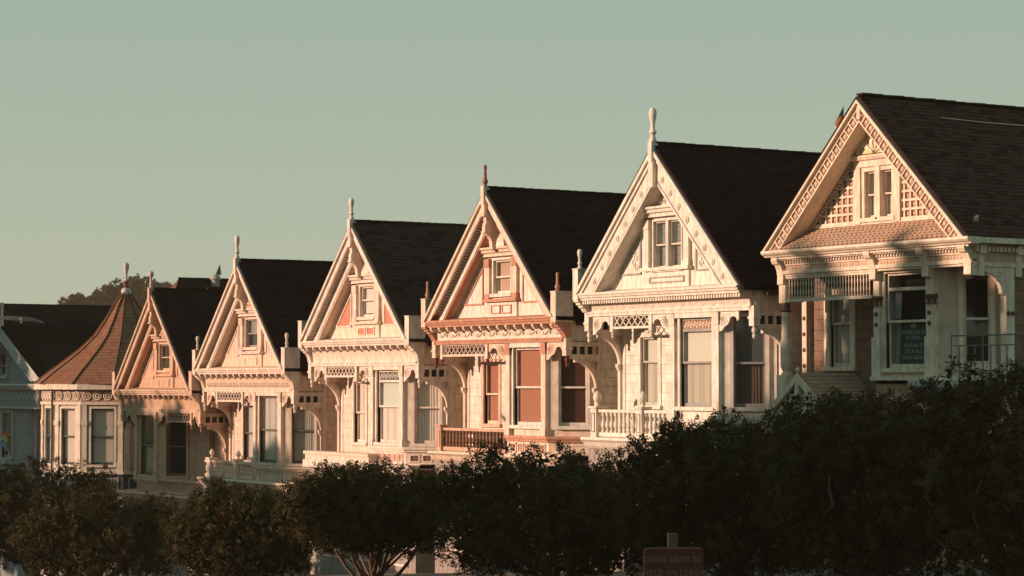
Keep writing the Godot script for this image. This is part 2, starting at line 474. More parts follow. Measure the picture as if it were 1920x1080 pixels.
func row_house(o: Dictionary) -> Node3D:
	var H := thing(o.name, o.label, "house", Vector3(o.x, o.y, 0), "gabled houses stepping up the street")
	var hw: float = o.get("hw", 3.25); var h: float = o.get("h", 3.4)
	var body: Material = o.body; var trim: Material = o.trim; var acc: Material = o.accent; var dark: Material = o.dark
	var side: Material = o.side
	var zw: float = o.get("zw", -0.45)
	var basem := paint(0.36, 0.29, 0.25)
	var rng := RandomNumberGenerator.new(); rng.seed = int(o.seed)
	var back := -15.0
	var gv: float = o.ground - o.y            # ground in local heights
	# ---- roof
	var l := sqrt(hw * hw + h * h)
	for s in [1.0, -1.0]:
		var t := rake_t(s, hw, h, 0.0)
		var b := MB.new()
		b.extz(P([[s * (hw + 0.1), -0.108], [s * (hw + 0.17), -0.06], [0, h + 0.12], [0, h + 0.005]]), back, 0.10)
		var slope := put(b, "roof_slope", shingle_mat(o.roof[0] * 0.8, o.roof[1] * 0.8, o.roof[2] * 0.8), H)
		b = MB.new()
		var e0 := Vector3(s * (hw + 0.175), -0.062, 0.12); var top := Vector3(0, h + 0.124, 0.12)
		if s > 0: shingles(b, e0, Vector3(0, 0, back * 0.85), top - e0, 0.145, 0.3, rng, o.roof_var[0], o.roof_var[1])
		else: shingles(b, e0 + Vector3(0, 0, back * 0.85), Vector3(0, 0, -back * 0.85), top - e0, 0.145, 0.45, rng, o.roof_var[0], o.roof_var[1])
		put(b, "shingles", shingle_mat(o.roof[0], o.roof[1], o.roof[2]), slope, true)
		# gutter along the eave, set back from the corner block
		bx("gutter", o.get("gutter", flat(0.06, 0.03, 0.025)), H, s * (hw + 0.06), s * (hw + 0.2), -0.22, -0.1, back, -0.55)
	var b := MB.new()
	for k in 46:
		var z := 0.08 - k * 0.29
		b.tbox(Transform3D(Basis(Vector3.RIGHT, 0.03), Vector3(0, h + 0.115, z)), Vector3(-0.1, 0, -0.28), Vector3(0.1, 0.035 + 0.01 * rng.randf(), 0))
	put(b, "ridge_cap", shingle_mat(o.roof[0], o.roof[1], o.roof[2]), H)
	# ---- gable wall, cut round its window
	var wy0: float = o.get("gwin_bot", 0.70); var wy1: float = o.get("gwin_top", 1.6); var ww: float = o.get("gwin_w", 0.92)
	var tri := P([[-hw + 0.3, 0.0], [hw - 0.3, 0.0], [0, h - 0.35]])
	b = MB.new()
	for r in [[-9.0, -ww / 2, -1.0, 9.0], [ww / 2, 9.0, -1.0, 9.0], [-ww / 2, ww / 2, -1.0, wy0], [-ww / 2, ww / 2, wy1, 9.0]]:
		for q in Geometry2D.intersect_polygons(tri, P([[r[0], r[2]], [r[1], r[2]], [r[1], r[3]], [r[0], r[3]]])):
			b.extz(q, zw - 0.12, zw)
	put(b, "gable_wall", body, H)
	var gt := front_t(0, wy0, zw)
	if o.get("gwin_double", false):
		for s in [-1.0, 1.0]:
			window(H, front_t(s * ww * 0.26, wy0, zw), ww * 0.44, wy1 - wy0, o.gwin)
	else:
		window(H, gt, ww - 0.06, wy1 - wy0, o.gwin)
	# flat pilasters, hood and sill of the gable window
	var px: float = ww / 2 + 0.12
	for s in [-1.0, 1.0]:
		var pl := bx("pilaster", o.get("gpil", trim), H, s * px, s * (px + 0.2), 0.56, wy1 + 0.02, zw, zw + 0.09)
		bx("pilaster_cap", o.get("gcap", acc), pl, s * (px - 0.03), s * (px + 0.23), wy1 - 0.18, wy1 + 0.05, zw, zw + 0.12)
		bx("pilaster_foot", o.get("gcap", acc), pl, s * (px - 0.02), s * (px + 0.22), 0.56, 0.7, zw, zw + 0.11)
	b = MB.new()
	b.extu(P([[zw, wy1 + 0.1], [zw + 0.14, wy1 + 0.1], [zw + 0.14, wy1 + 0.18], [zw + 0.22, wy1 + 0.2], [zw + 0.24, wy1 + 0.27], [zw + 0.3, wy1 + 0.29], [zw + 0.3, wy1 + 0.34], [zw, wy1 + 0.38]]), -px - 0.3, px + 0.3)
	put(b, "window_hood", o.get("hood", trim), H)
	bx("window_sill", o.get("gsill", acc), H, -px - 0.26, px + 0.26, 0.48, 0.56, zw, zw + 0.16)
	bx("apron", o.get("apron", body), H, -px - 0.16, px + 0.16, 0.06, 0.48, zw, zw + 0.05)
	match o.get("apron_style", "two"):
		"two":
			for s in [-1.0, 1.0]:
				panel_frame(H, "apron_panel", front_t(0, 0, zw + 0.05), P([[s * 0.27 - 0.21, 0.17], [s * 0.27 + 0.21, 0.17], [s * 0.27 + 0.21, 0.38], [s * 0.27 - 0.21, 0.38]]), 0.03, 0.03, o.pframe, o.pfield)
		"one":
			panel_frame(H, "apron_panel", front_t(0, 0, zw + 0.05), P([[-0.42, 0.15], [0.42, 0.15], [0.42, 0.36], [-0.42, 0.36]]), 0.035, 0.03, o.pframe, o.pfield)
		"long":
			panel_frame(H, "apron_panel", front_t(0, 0, zw + 0.05), P([[-0.68, 0.2], [0.68, 0.2], [0.68, 0.32], [-0.68, 0.32]]), 0.035, 0.03, o.pframe, o.pfield)
	# triangular panels beside the window
	for s in [-1.0, 1.0]:
		var x0 := px + 0.42
		var slope_u := func(v: float) -> float: return hw - 0.62 - 0.3 - (v * hw / h)
		var y_b := 0.44
		var x1: float = slope_u.call(y_b)
		var y_t: float = (hw - 0.92 - x0) * h / hw
		if y_t > y_b + 0.3:
			panel_frame(H, "gable_panel", front_t(0, 0, zw), P([[s * x0, y_b], [s * x1, y_b], [s * x0, y_t]]), 0.045, 0.035, o.pframe, o.gpfield)
			if o.get("scrolls", false):
				b = MB.new()
				for k in 5:
					var cc := Vector3(s * (x0 + 0.17 + 0.09 * (k % 2)), y_b + 0.14 + 0.13 * k, zw + 0.02)
					if cc.y > y_t - 0.2: continue
					var pts := []; var rr := []
					for j in 14:
						var a := j * 0.55 + k
						var rad := 0.1 * (1.0 - j / 16.0)
						pts.append(cc + Vector3(cos(a) * rad, sin(a) * rad, 0)); rr.append(0.015)
					b.tube(pts, rr, 4)
				put(b, "scroll_carving", trim, H)
	# ---- apex fretwork over the hood
	var ay := wy1 + 0.42
	if o.get("apex_lattice", false):
		var g2 := MB.new()
		for k in 9:
			var u := -0.52 + 0.13 * k
			var vt: float = (1.0 - absf(u) / hw) * h - 0.85
			if vt > ay + 0.05: g2.box(u - 0.018, u + 0.018, ay, vt, zw, zw + 0.035)
		for k in 6:
			var v := ay + 0.1 + 0.12 * k
			var un: float = hw * (1.0 - (v + 0.85) / h)
			if un > 0.08: g2.box(-un, un, v - 0.015, v + 0.015, zw, zw + 0.03)
		put(g2, "apex_lattice", trim, H)
	# ---- barge boards
	for s in [-1.0, 1.0]:
		if o.rake_style == "fret":
			rake("rake_moulding", o.get("rake_outer", trim), H, s, hw, h, 0.0, 0.075, zw, 0.17)
			rake("rake_moulding", o.get("rake_outer", trim), H, s, hw, h, 0.075, 0.23, zw, 0.10)
			rake("fret_backing", dark, H, s, hw, h, 0.23, 0.24, zw, 0.07)
			rake("barge_board", o.get("barge", trim), H, s, hw, h, 0.24, 0.45, zw, -0.11)
			rake("rake_trim", o.get("rake_inner", acc), H, s, hw, h, 0.45, 0.5, zw + 0.14, -0.13)
			# pierced fret on the soffit-side face between the outer moulding and the board
			b = MB.new()
			var t := rake_t(s, hw, h, 0.24)
			var n := 36
			var ll := l - 0.75
			for k in n:
				var x := 0.28 + ll * k / n
				var cx := ll / n
				for q in 8:
					var a0 := TAU * q / 8.0; var a1 := TAU * (q + 1) / 8.0
					b.bar(t * Vector3(x + cx * 0.5 + cos(a0) * 0.048, -0.006, -0.03 + sin(a0) * 0.085), t * Vector3(x + cx * 0.5 + cos(a1) * 0.048, -0.006, -0.03 + sin(a1) * 0.085), 0.024, 0.014, t.basis.y)
			b.bar(t * Vector3(0.25, -0.008, 0.075), t * Vector3(l - 0.4, -0.008, 0.075), 0.02, 0.016, t.basis.y)
			put(b, "rake_fret", o.get("fret", trim), H, true)
		else:
			rake("rake_moulding", trim, H, s, hw, h, 0.0, 0.08, zw, 0.17)
			rake("rake_moulding", trim, H, s, hw, h, 0.08, 0.17, zw, 0.11)
			rake("rake_groove", o.pframe, H, s, hw, h, 0.17, 0.2, zw, 0.06)
			rake("barge_board", o.get("barge", trim), H, s, hw, h, 0.2, 0.47, zw, 0.075)
			rake("rake_groove", o.pframe, H, s, hw, h, 0.47, 0.495, zw, 0.06)
			rake("rake_moulding", trim, H, s, hw, h, 0.495, 0.55, zw, 0.085)
			var t := rake_t(s, hw, h, 0.335)
			var ros := MB.new()
			ros.lathe([[0.085, 0.0], [0.085, 0.02], [0.065, 0.035], [0.05, 0.03], [0.04, 0.05], [0.0, 0.06]], Vector3.ZERO, 12)
			var rm := ros.mesh()
			for k in 8:
				inst(rm, "rosette", o.get("rosette", trim), H, Transform3D(Basis(Vector3.RIGHT, PI / 2), t * Vector3(0.42 + k * (l - 1.15) / 7.6, 0, 0.075)))
	# ---- king post, its pendant and the ridge finial
	var kp := MB.new()
	kp.box(-0.075, 0.075, h - 0.35, h + 0.16, 0.02, 0.22)
	put(kp, "king_post", o.get("king", trim), H)
	if o.get("pendant", true):
		kp = MB.new()
		var pp := [[0.2, h - 0.35], [0.2, h - 0.62], [0.14, h - 0.68], [0.13, h - 0.8], [0.17, h - 0.9], [0.17, h - 1.05], [0.1, h - 1.14], [0.02, h - 1.2], [-0.04, h - 1.3], [-0.06, h - 1.52], [-0.14, h - 1.58], [-0.22, h - 1.2], [-0.1, h - 0.7], [-0.1, h - 0.35]]
		kp.extu(P(pp), -0.075, 0.075)
		var pd := put(kp, "pendant", o.get("king", trim), H)
		bx("pendant_moulding", o.get("king", trim), pd, -0.11, 0.11, h - 0.66, h - 0.58, -0.1, 0.23); bx("pendant_moulding", o.get("king", trim), pd, -0.1, 0.1, h - 1.1, h - 1.04, -0.15, 0.19)
	else:
		bx("pendant", trim, H, -0.09, 0.09, h - 0.95, h - 0.35, -0.05, 0.2)
	var fin: Array = o.finial
	turned(fin[0], "finial", fin[1], H, Vector3(0, h + 0.16, 0.12), fin[2], fin[3])
	# ---- corner blocks at the eave ends with console ends below
	var ce := hw - 0.05
	var fb: float = o.get("frieze_bot", -0.65)       # bottom of the cove
	var bb := fb - 0.11                              # bottom of the band under it
	var zf := -0.28
	for s in [-1.0, 1.0]:
		if o.get("blocks", true) or s < 0:
			var blk := bx("corner_block", trim, H, s * (ce - 0.06), s * (ce + 0.17), -0.14, 0.62, -0.42, 0.12)
			bx("block_cap", trim, blk, s * (ce - 0.075), s * (ce + 0.185), 0.62, 0.65, -0.43, 0.13)
			if o.has("block_finial"):
				turned(o.block_finial[0], "block_finial", o.block_finial[1], H, Vector3(s * (ce + 0.05), 0.65, -0.02), o.block_finial[2], o.block_finial[3])
			b = MB.new()
			b.extu(P([[-0.42, -0.14], [0.12, -0.14], [0.1, -0.2], [0.04, -0.22], [0.03, -0.27], [-0.03, -0.28], [-0.04, -0.33], [-0.1, -0.36], [-0.17, -0.45], [-0.215, fb], [zf - 0.1, fb]]), s * (ce - 0.05), s * (ce + 0.15))
			put(b, "console", o.get("console", trim), H)
	# ---- main cornice
	b = MB.new()
	b.extu(P([[-0.5, 0.0], [0.06, 0.0], [0.13, 0.02], [0.13, -0.035], [0.1, -0.05], [0.085, -0.1], [0.05, -0.12], [0.05, -0.165], [-0.02, -0.175], [-0.3, -0.175], [-0.5, -0.1]]), -ce + 0.06, ce - 0.06)
	put(b, "cornice", o.get("cornice", trim), H)
	b = MB.new()
	b.extu(P([[zw, 0.09], [-0.1, 0.04], [0.05, 0.012], [0.05, 0.0], [zw, 0.0]]), -ce + 0.12, ce - 0.12)
	put(b, "cornice_flashing", o.get("flashing", o.get("cornice", trim)), H)
	# cove frieze
	var cove := [[zf - 0.15, -0.17], [-0.08, -0.17]]
	for k in 9:
		var a := deg_to_rad(90.0 * k / 8.0)
		cove.append([-0.08 - 0.19 * sin(a), -0.175 + (fb + 0.175) * (1.0 - cos(a))])
	cove.append([zf - 0.15, fb])
	b = MB.new(); b.extu(P(cove), -ce + 0.05, ce - 0.05)
	var fz := put(b, "frieze", o.get("frieze", body), H)
	bx("frieze_band", o.get("band", trim), H, -ce - 0.02, ce + 0.02, bb, fb, zf - 0.12, zf + 0.06)
	bx("band_moulding", o.get("band", trim), H, -ce - 0.04, ce + 0.04, fb - 0.035, fb + 0.01, zf - 0.1, zf + 0.085)
	match o.frieze_style:
		"modillions":
			var md := MB.new(); md.extu(P([[-0.25, 0.0], [0.03, 0.0], [0.03, -0.05], [-0.02, -0.115], [-0.08, -0.13], [-0.25, -0.1]]), -0.045, 0.045)
			var mm := md.mesh()
			var nmod: int = o.get("nmod", 14)
			for k in nmod:
				inst(mm, "modillion", o.get("modillion", trim), H, front_t(lerpf(-ce + 0.2, ce - 0.2, k / float(nmod - 1)), -0.17, 0))
		"dentils":
			b = MB.new()
			var nn := 62
			for k in nn:
				var u := lerpf(-ce + 0.12, ce - 0.12, k / float(nn - 1)); b.box(u - 0.032, u + 0.032, -0.255, -0.175, -0.1, 0.0)
			put(b, "dentil_course", trim, H, true)
	if o.has("relief"):
		b = MB.new()
		var cnt: int = o.relief[1]
		for k in cnt:
			var u := lerpf(-ce + 0.3, ce - 0.3, k / float(cnt - 1))
			var step := (2 * ce - 0.6) / (cnt - 1)
			var pts := []; var rr := []
			if o.relief[0] == "swag":
				for j in 11:
					var a := PI * j / 10.0
					var yy: float = fb + 0.30 - 0.2 * sin(a)
					pts.append(Vector3(u - cos(a) * step * 0.44, yy, -0.258 + 0.04 * clampf((yy - fb) / 0.3, 0, 1))); rr.append(0.010 + 0.006 * sin(a))
				b.tube(pts, rr, 5)
				b.lathe([[0.0, -0.11], [0.022, -0.09], [0.03, -0.03], [0.018, 0.0], [0.0, 0.02]], Vector3(u + step * 0.5, fb + 0.21, -0.235), 6)
				b.lathe([[0.0, -0.05], [0.028, -0.03], [0.03, 0.01], [0.0, 0.04]], Vector3(u, fb + 0.14, -0.245), 6)
			elif o.relief[0] == "scroll":
				for j in 16:
					var a := j * 0.5 + (PI if k % 2 == 1 else 0.0)
					var rad := 0.095 * (1.0 - j / 19.0)
					pts.append(Vector3(u + cos(a) * rad, fb + 0.13 + sin(a) * rad * (1 if k % 2 == 0 else -1), -0.258)); rr.append(0.014)
				b.tube(pts, rr, 4)
				b.bar(Vector3(u - step * 0.5, fb + 0.05 + 0.16 * (k % 2), -0.265), Vector3(u + step * 0.5, fb + 0.21 - 0.16 * (k % 2), -0.26), 0.025, 0.025)
			else:
				for j in 9:
					var a := TAU * j / 8.0
					pts.append(Vector3(u + cos(a) * 0.06, fb + 0.12 + sin(a) * 0.075, -0.25)); rr.append(0.012)
				b.tube(pts, rr, 4)
		put(b, "frieze_relief", o.relief[2], fz, true)
	# ---- the projecting upper storey behind the frieze, its soffit
	bx("overhang", body, H, -ce, ce, bb + 0.02, -0.02, -1.35, zf - 0.1)
	# ---- posts, lattice, fan brackets under the band
	var zl := zf - 0.02
	for s in [-1.0, 1.0]:
		var pu: float = s * (ce + 0.05)
		var po := bx("hanging_post", o.get("post", trim), H, pu - 0.09, pu + 0.09, bb - 0.36, bb + 0.1, zl - 0.1, zl + 0.08)
		bx("post_collar", o.get("post", trim), po, pu - 0.11, pu + 0.11, bb - 0.2, bb - 0.14, zl - 0.12, zl + 0.1)
		turned(DROP, "post_drop", o.get("drop", trim), H, Vector3(pu, bb - 0.36, zl - 0.01), 1.1, 1.0)
	var lat: Array = o.lattice
	lattice("lattice_screen", H, lat[0], lat[1], bb - 0.27, bb - 0.01, zl, o.get("lat_mat", trim), o.get("lat_cell", 0.105))
	bx("lattice_rail", trim, H, lat[0] - 0.05, lat[1] + 0.05, bb - 0.33, bb - 0.27, zl - 0.04, zl + 0.04)
	for uu in [lat[0] - 0.06, lat[1] + 0.06]:
		bx("lattice_post", trim, H, uu - 0.06, uu + 0.06, bb - 0.4, bb, zl - 0.05, zl + 0.05)
		turned(DROP, "small_drop", o.get("drop", trim), H, Vector3(uu, bb - 0.4, zl), 0.8, 0.55)
	for br in o.brackets:
		fan_bracket(H, br[0], bb, br[1], 0.46, br[2], zl, trim, o.get("rays", acc))
	side_screen(H, ce + 0.03, bb + 0.0, zl - 0.06, -1.3, -3.55, o.get("screen", trim), o.get("rays", acc))
	side_screen(H, -ce - 0.03, bb + 0.0, zl - 0.06, -1.3, -3.55, o.get("screen", trim), o.get("rays", acc))
	# ---- recessed front wall with its narrow window, boarded
	var fl := -3.55
	var b0: float = o.bay[0]; var b1: float = o.bay[1]
	var cd := 0.9
	var nw: Array = o.nwin      # centre, width, bottom, top
	var hole := [nw[0] - nw[1] / 2 - 0.1, nw[0] + nw[1] / 2 + 0.1, nw[2] - 0.05, nw[3] + 0.1]
	var hole2 := [nw[0] - nw[1] / 2, nw[0] + nw[1] / 2, nw[2], nw[3]]
	var ft := front_t(0, 0, -1.3)
	var wl: float = -ce if b0 > -1 else b1 + cd
	var wr: float = b0 - cd if b0 > -1 else ce
	wall("front_wall", H, ft, -ce + 0.0, b0 - cd, fl, bb, [hole2] if b0 > -1 else [], side, 0.12)
	if b1 + cd < ce - 0.05: wall("front_wall", H, ft, b1 + cd, ce, fl, bb, [] if b0 > -1 else [hole2], side, 0.12)
	boards(H, front_t(0, 0, -1.3), wl + 0.16, wr, fl, bb - 0.05, [hole], o.get("board", body))
	bx("corner_board", trim, H, wl, wl + 0.16, fl, bb, -1.3, -1.26)
	window(H, front_t(nw[0], nw[2], -1.3), nw[1], nw[3] - nw[2], o.nwin_o)
	# ---- bay: front, two canted sides
	var zb := -0.36
	var g0: float = o.get("glass_bot", -2.97); var g1: float = bb - 0.13
	var bw: float = b1 - b0
	var gw: float = o.get("front_w", bw - 0.5)
	wall("bay_wall", H, front_t((b0 + b1) / 2, 0, zb), -bw / 2, bw / 2, fl, bb, [[-gw / 2, gw / 2, g0, g1]], o.get("bay_m", trim), 0.08)
	window(H, front_t((b0 + b1) / 2, g0, zb), gw, g1 - g0, o.fwin)
	for s in [-1.0, 1.0]:
		var e: float = b1 if s > 0 else b0
		var len := cd * sqrt(2.0)
		var t := face_t(45.0 * s, Vector3(e + s * cd / 2, 0, zb - cd / 2))
		wall("bay_wall", H, t, -len / 2, len / 2, fl, bb, [[-0.37, 0.37, g0, g1]], o.get("bay_m", trim), 0.08)
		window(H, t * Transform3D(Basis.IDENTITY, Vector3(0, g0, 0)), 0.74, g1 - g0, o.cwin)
		# slender pilaster at the corner
		var pc: float = e - s * 0.1
		var pl := bx("bay_pilaster", o.get("pil", trim), H, pc - 0.09, pc + 0.09, -3.07, bb, zb, zb + 0.1)
		bx("pilaster_capital", o.get("pcap", acc), pl, pc - 0.115, pc + 0.115, bb - 0.3, bb - 0.02, zb, zb + 0.13)
		bx("pilaster_base", o.get("pil", trim), pl, pc - 0.12, pc + 0.12, -3.07, -2.86, zb, zb + 0.135)
		bx("capital_moulding", o.get("pcap2", dark), pl, pc + 0.05, pc + 0.13, bb - 0.2, bb - 0.0, zb - 0.05, zb + 0.12)
	bx("window_header", o.get("header", trim), H, b0 + 0.2, b1 - 0.2, bb - 0.12, bb - 0.005, zb, zb + 0.12)
	# water table under the bay and its apron
	b = MB.new()
	for pr in [[0.12, -3.15, -3.07], [0.07, -3.22, -3.15]]:
		b.extu(P([[zb - 0.3, pr[1]], [zb + pr[0], pr[1]], [zb + pr[0], pr[2]], [zb - 0.3, pr[2]]]), b0 - 0.05, b1 + 0.05)
		for s in [-1.0, 1.0]:
			var e: float = b1 if s > 0 else b0
			var t := face_t(45.0 * s, Vector3(e + s * cd / 2, 0, zb - cd / 2))
			b.tbox(t, Vector3(-0.68, pr[1] + 0.002, -0.1), Vector3(0.68, pr[2] - 0.002, pr[0]))
	put(b, "water_table", o.get("table", trim), H)
	var np: int = o.get("apron_n", 5)
	for k in np:
		var pw := (bw - 0.2) / np
		var uc := b0 + 0.1 + pw * (k + 0.5)
		panel_frame(H, "bay_panel", front_t(0, 0, zb), P([[uc - pw * 0.36, fl + 0.04], [uc + pw * 0.36, fl + 0.04], [uc + pw * 0.36, -3.28], [uc - pw * 0.36, -3.28]]), 0.03, 0.03, o.get("apframe", trim), o.get("apfield", acc))
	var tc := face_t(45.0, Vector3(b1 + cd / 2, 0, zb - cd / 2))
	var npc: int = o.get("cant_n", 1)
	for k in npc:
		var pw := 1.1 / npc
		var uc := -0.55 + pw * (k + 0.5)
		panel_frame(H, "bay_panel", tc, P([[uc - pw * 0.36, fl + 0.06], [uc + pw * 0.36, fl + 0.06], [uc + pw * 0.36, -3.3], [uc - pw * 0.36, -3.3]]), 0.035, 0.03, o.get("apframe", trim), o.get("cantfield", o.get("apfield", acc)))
	# ---- porch floor, balustrade, ledge, basement
	var r0: float = (-ce + 0.05) if b0 > -1 else b1 + 0.02
	var r1: float = (b0 - 0.02) if b0 > -1 else ce - 0.05
	var zr: float = o.get("rail_z", -0.33)
	var rt: float = o.get("rail_top", -2.95)
	bx("porch_floor", side, H, -ce, ce, fl - 0.12, fl, -1.3, zb + 0.02)
	match o.rail:
		"turned":
			bx("rail", o.railm, H, r0, r1, rt - 0.07, rt, zr - 0.07, zr + 0.07)
			bx("rail", o.railm, H, r0, r1, fl + 0.0, fl + 0.1, zr - 0.06, zr + 0.06)
			var bl := MB.new()
			var p := []
			for q in BALUSTER: p.append([q[0], q[1] * (rt - 0.07 - fl - 0.1) / 0.5])
			bl.lathe(p, Vector3.ZERO, 10)
			var bm := bl.mesh()
			var nb: int = o.rail_n
			for k in nb:
				inst(bm, "baluster", o.get("balm", o.railm), H, front_t(lerpf(r0 + 0.3, r1 - 0.12, k / float(nb - 1)), fl + 0.1, zr))
		"pierced":
			bx("rail", o.railm, H, r0, r1, rt - 0.08, rt, zr - 0.08, zr + 0.08)
			bx("rail", o.railm, H, r0, r1, fl, fl + 0.09, zr - 0.06, zr + 0.06)
			b = MB.new()
			var rows := 3
			var hh := (rt - 0.08 - fl - 0.09)
			for j in rows + 1:
				var y := fl + 0.09 + hh * j / rows
				b.box(r0, r1, y - 0.02, y + 0.02, zr - 0.025, zr + 0.025)
				if j < rows:
					var n := int((r1 - r0) / 0.13)
					for k in n:
						var u := r0 + (k + (0.5 if j % 2 == 0 else 0.0)) * (r1 - r0) / n
						b.box(u - 0.025, u + 0.025, y + 0.02, y + hh / rows - 0.02, zr - 0.02, zr + 0.02)
			put(b, "pierced_panel", o.railm, H)
		"parapet":
			bx("parapet", o.railm, H, r0 - 0.05, r1 + 0.35, fl - 0.02, rt - 0.45, zr - 0.12, zr + 0.28)
			bx("parapet_cap", o.railm, H, r0 - 0.08, r1 + 0.38, rt - 0.45, rt - 0.36, zr - 0.15, zr + 0.33)
			bx("parapet", trim, H, r0 - 0.09, r1 + 0.39, fl - 0.24, fl - 0.02, zr - 0.12, zr + 0.34)
		"cross":
			bx("rail", o.railm, H, r0, r1, rt - 0.07, rt, zr - 0.06, zr + 0.06)
			bx("rail", o.railm, H, r0, r1, fl, fl + 0.08, zr - 0.05, zr + 0.05)
			lattice("cross_panel", H, r0, r1, fl + 0.08, rt - 0.07, zr, o.railm, 0.14)
	for nu in o.get("newels", []):
		var nl := bx("newel_post", o.railm, H, nu - 0.12, nu + 0.12, fl - 0.02, rt + 0.03, zr - 0.13, zr + 0.13)
		bx("newel_cap", o.railm, nl, nu - 0.16, nu + 0.16, rt + 0.03, rt + 0.08, zr - 0.17, zr + 0.17)
		panel_frame(nl, "newel_panel", front_t(0, 0, zr + 0.13), P([[nu - 0.06, fl + 0.12], [nu + 0.06, fl + 0.12], [nu + 0.06, rt - 0.1], [nu - 0.06, rt - 0.1]]), 0.022, 0.015, o.get("newel_frame", dark), o.railm)
		if o.has("ball"): turned(BALL, "newel_ball", o.ball, H, Vector3(nu, rt + 0.08, zr), o.get("ball_s", 1.0), o.get("ball_s", 1.0))
	# ledge under the porch and bay, then the basement storey
	b = MB.new()
	b.extu(P([[-1.3, fl - 0.02], [zr + 0.32, fl - 0.02], [zr + 0.34, fl - 0.08], [zr + 0.26, fl - 0.14], [zr + 0.2, fl - 0.24], [zr + 0.14, fl - 0.3], [-1.3, fl - 0.3]]), -ce, ce)
	put(b, "porch_ledge", o.get("ledge", trim), H)
	bx("basement_wall", o.get("base", basem), H, -ce + 0.02, ce - 0.02, gv - 1.0, fl - 0.3, back, zr + 0.1)
	for k in 3:
		var uc := -2.0 + k * 2.0
		panel_frame(H, "basement_panel", front_t(0, 0, zr + 0.1), P([[uc - 0.75, gv + 0.4], [uc + 0.75, gv + 0.4], [uc + 0.75, fl - 0.55], [uc - 0.75, fl - 0.55]]), 0.06, 0.04, trim, o.get("base", basem))
	# ---- right side wall: boards near the street, plain wall behind
	var st := face_t(90.0, Vector3(ce, 0, 0))
	wall("side_wall", H, st, 1.3, -back, fl - 0.3, -0.05, [], side, 0.15)
	boards(H, st, 1.42, 6.0, fl - 0.3, -0.42, [], side, 0.225)
	bx("side_fascia", o.get("fascia", trim), H, ce, ce + 0.05, -0.42, -0.2, back, -1.3)
	bx("corner_board", trim, H, ce, ce + 0.035, fl - 0.3, -0.42, -1.42, -1.3)
	var lt := face_t(-90.0, Vector3(-ce, 0, 0))
	wall("side_wall", H, lt, back, -1.3, fl - 0.3, -0.05, [], side, 0.15)
	boards(H, lt, -4.0, -1.3, fl - 0.3, -0.42, [], side, 0.225)
	bx("back_wall", side, H, -ce, ce, gv - 1.0, 0.0, back, back + 0.15)
	return H

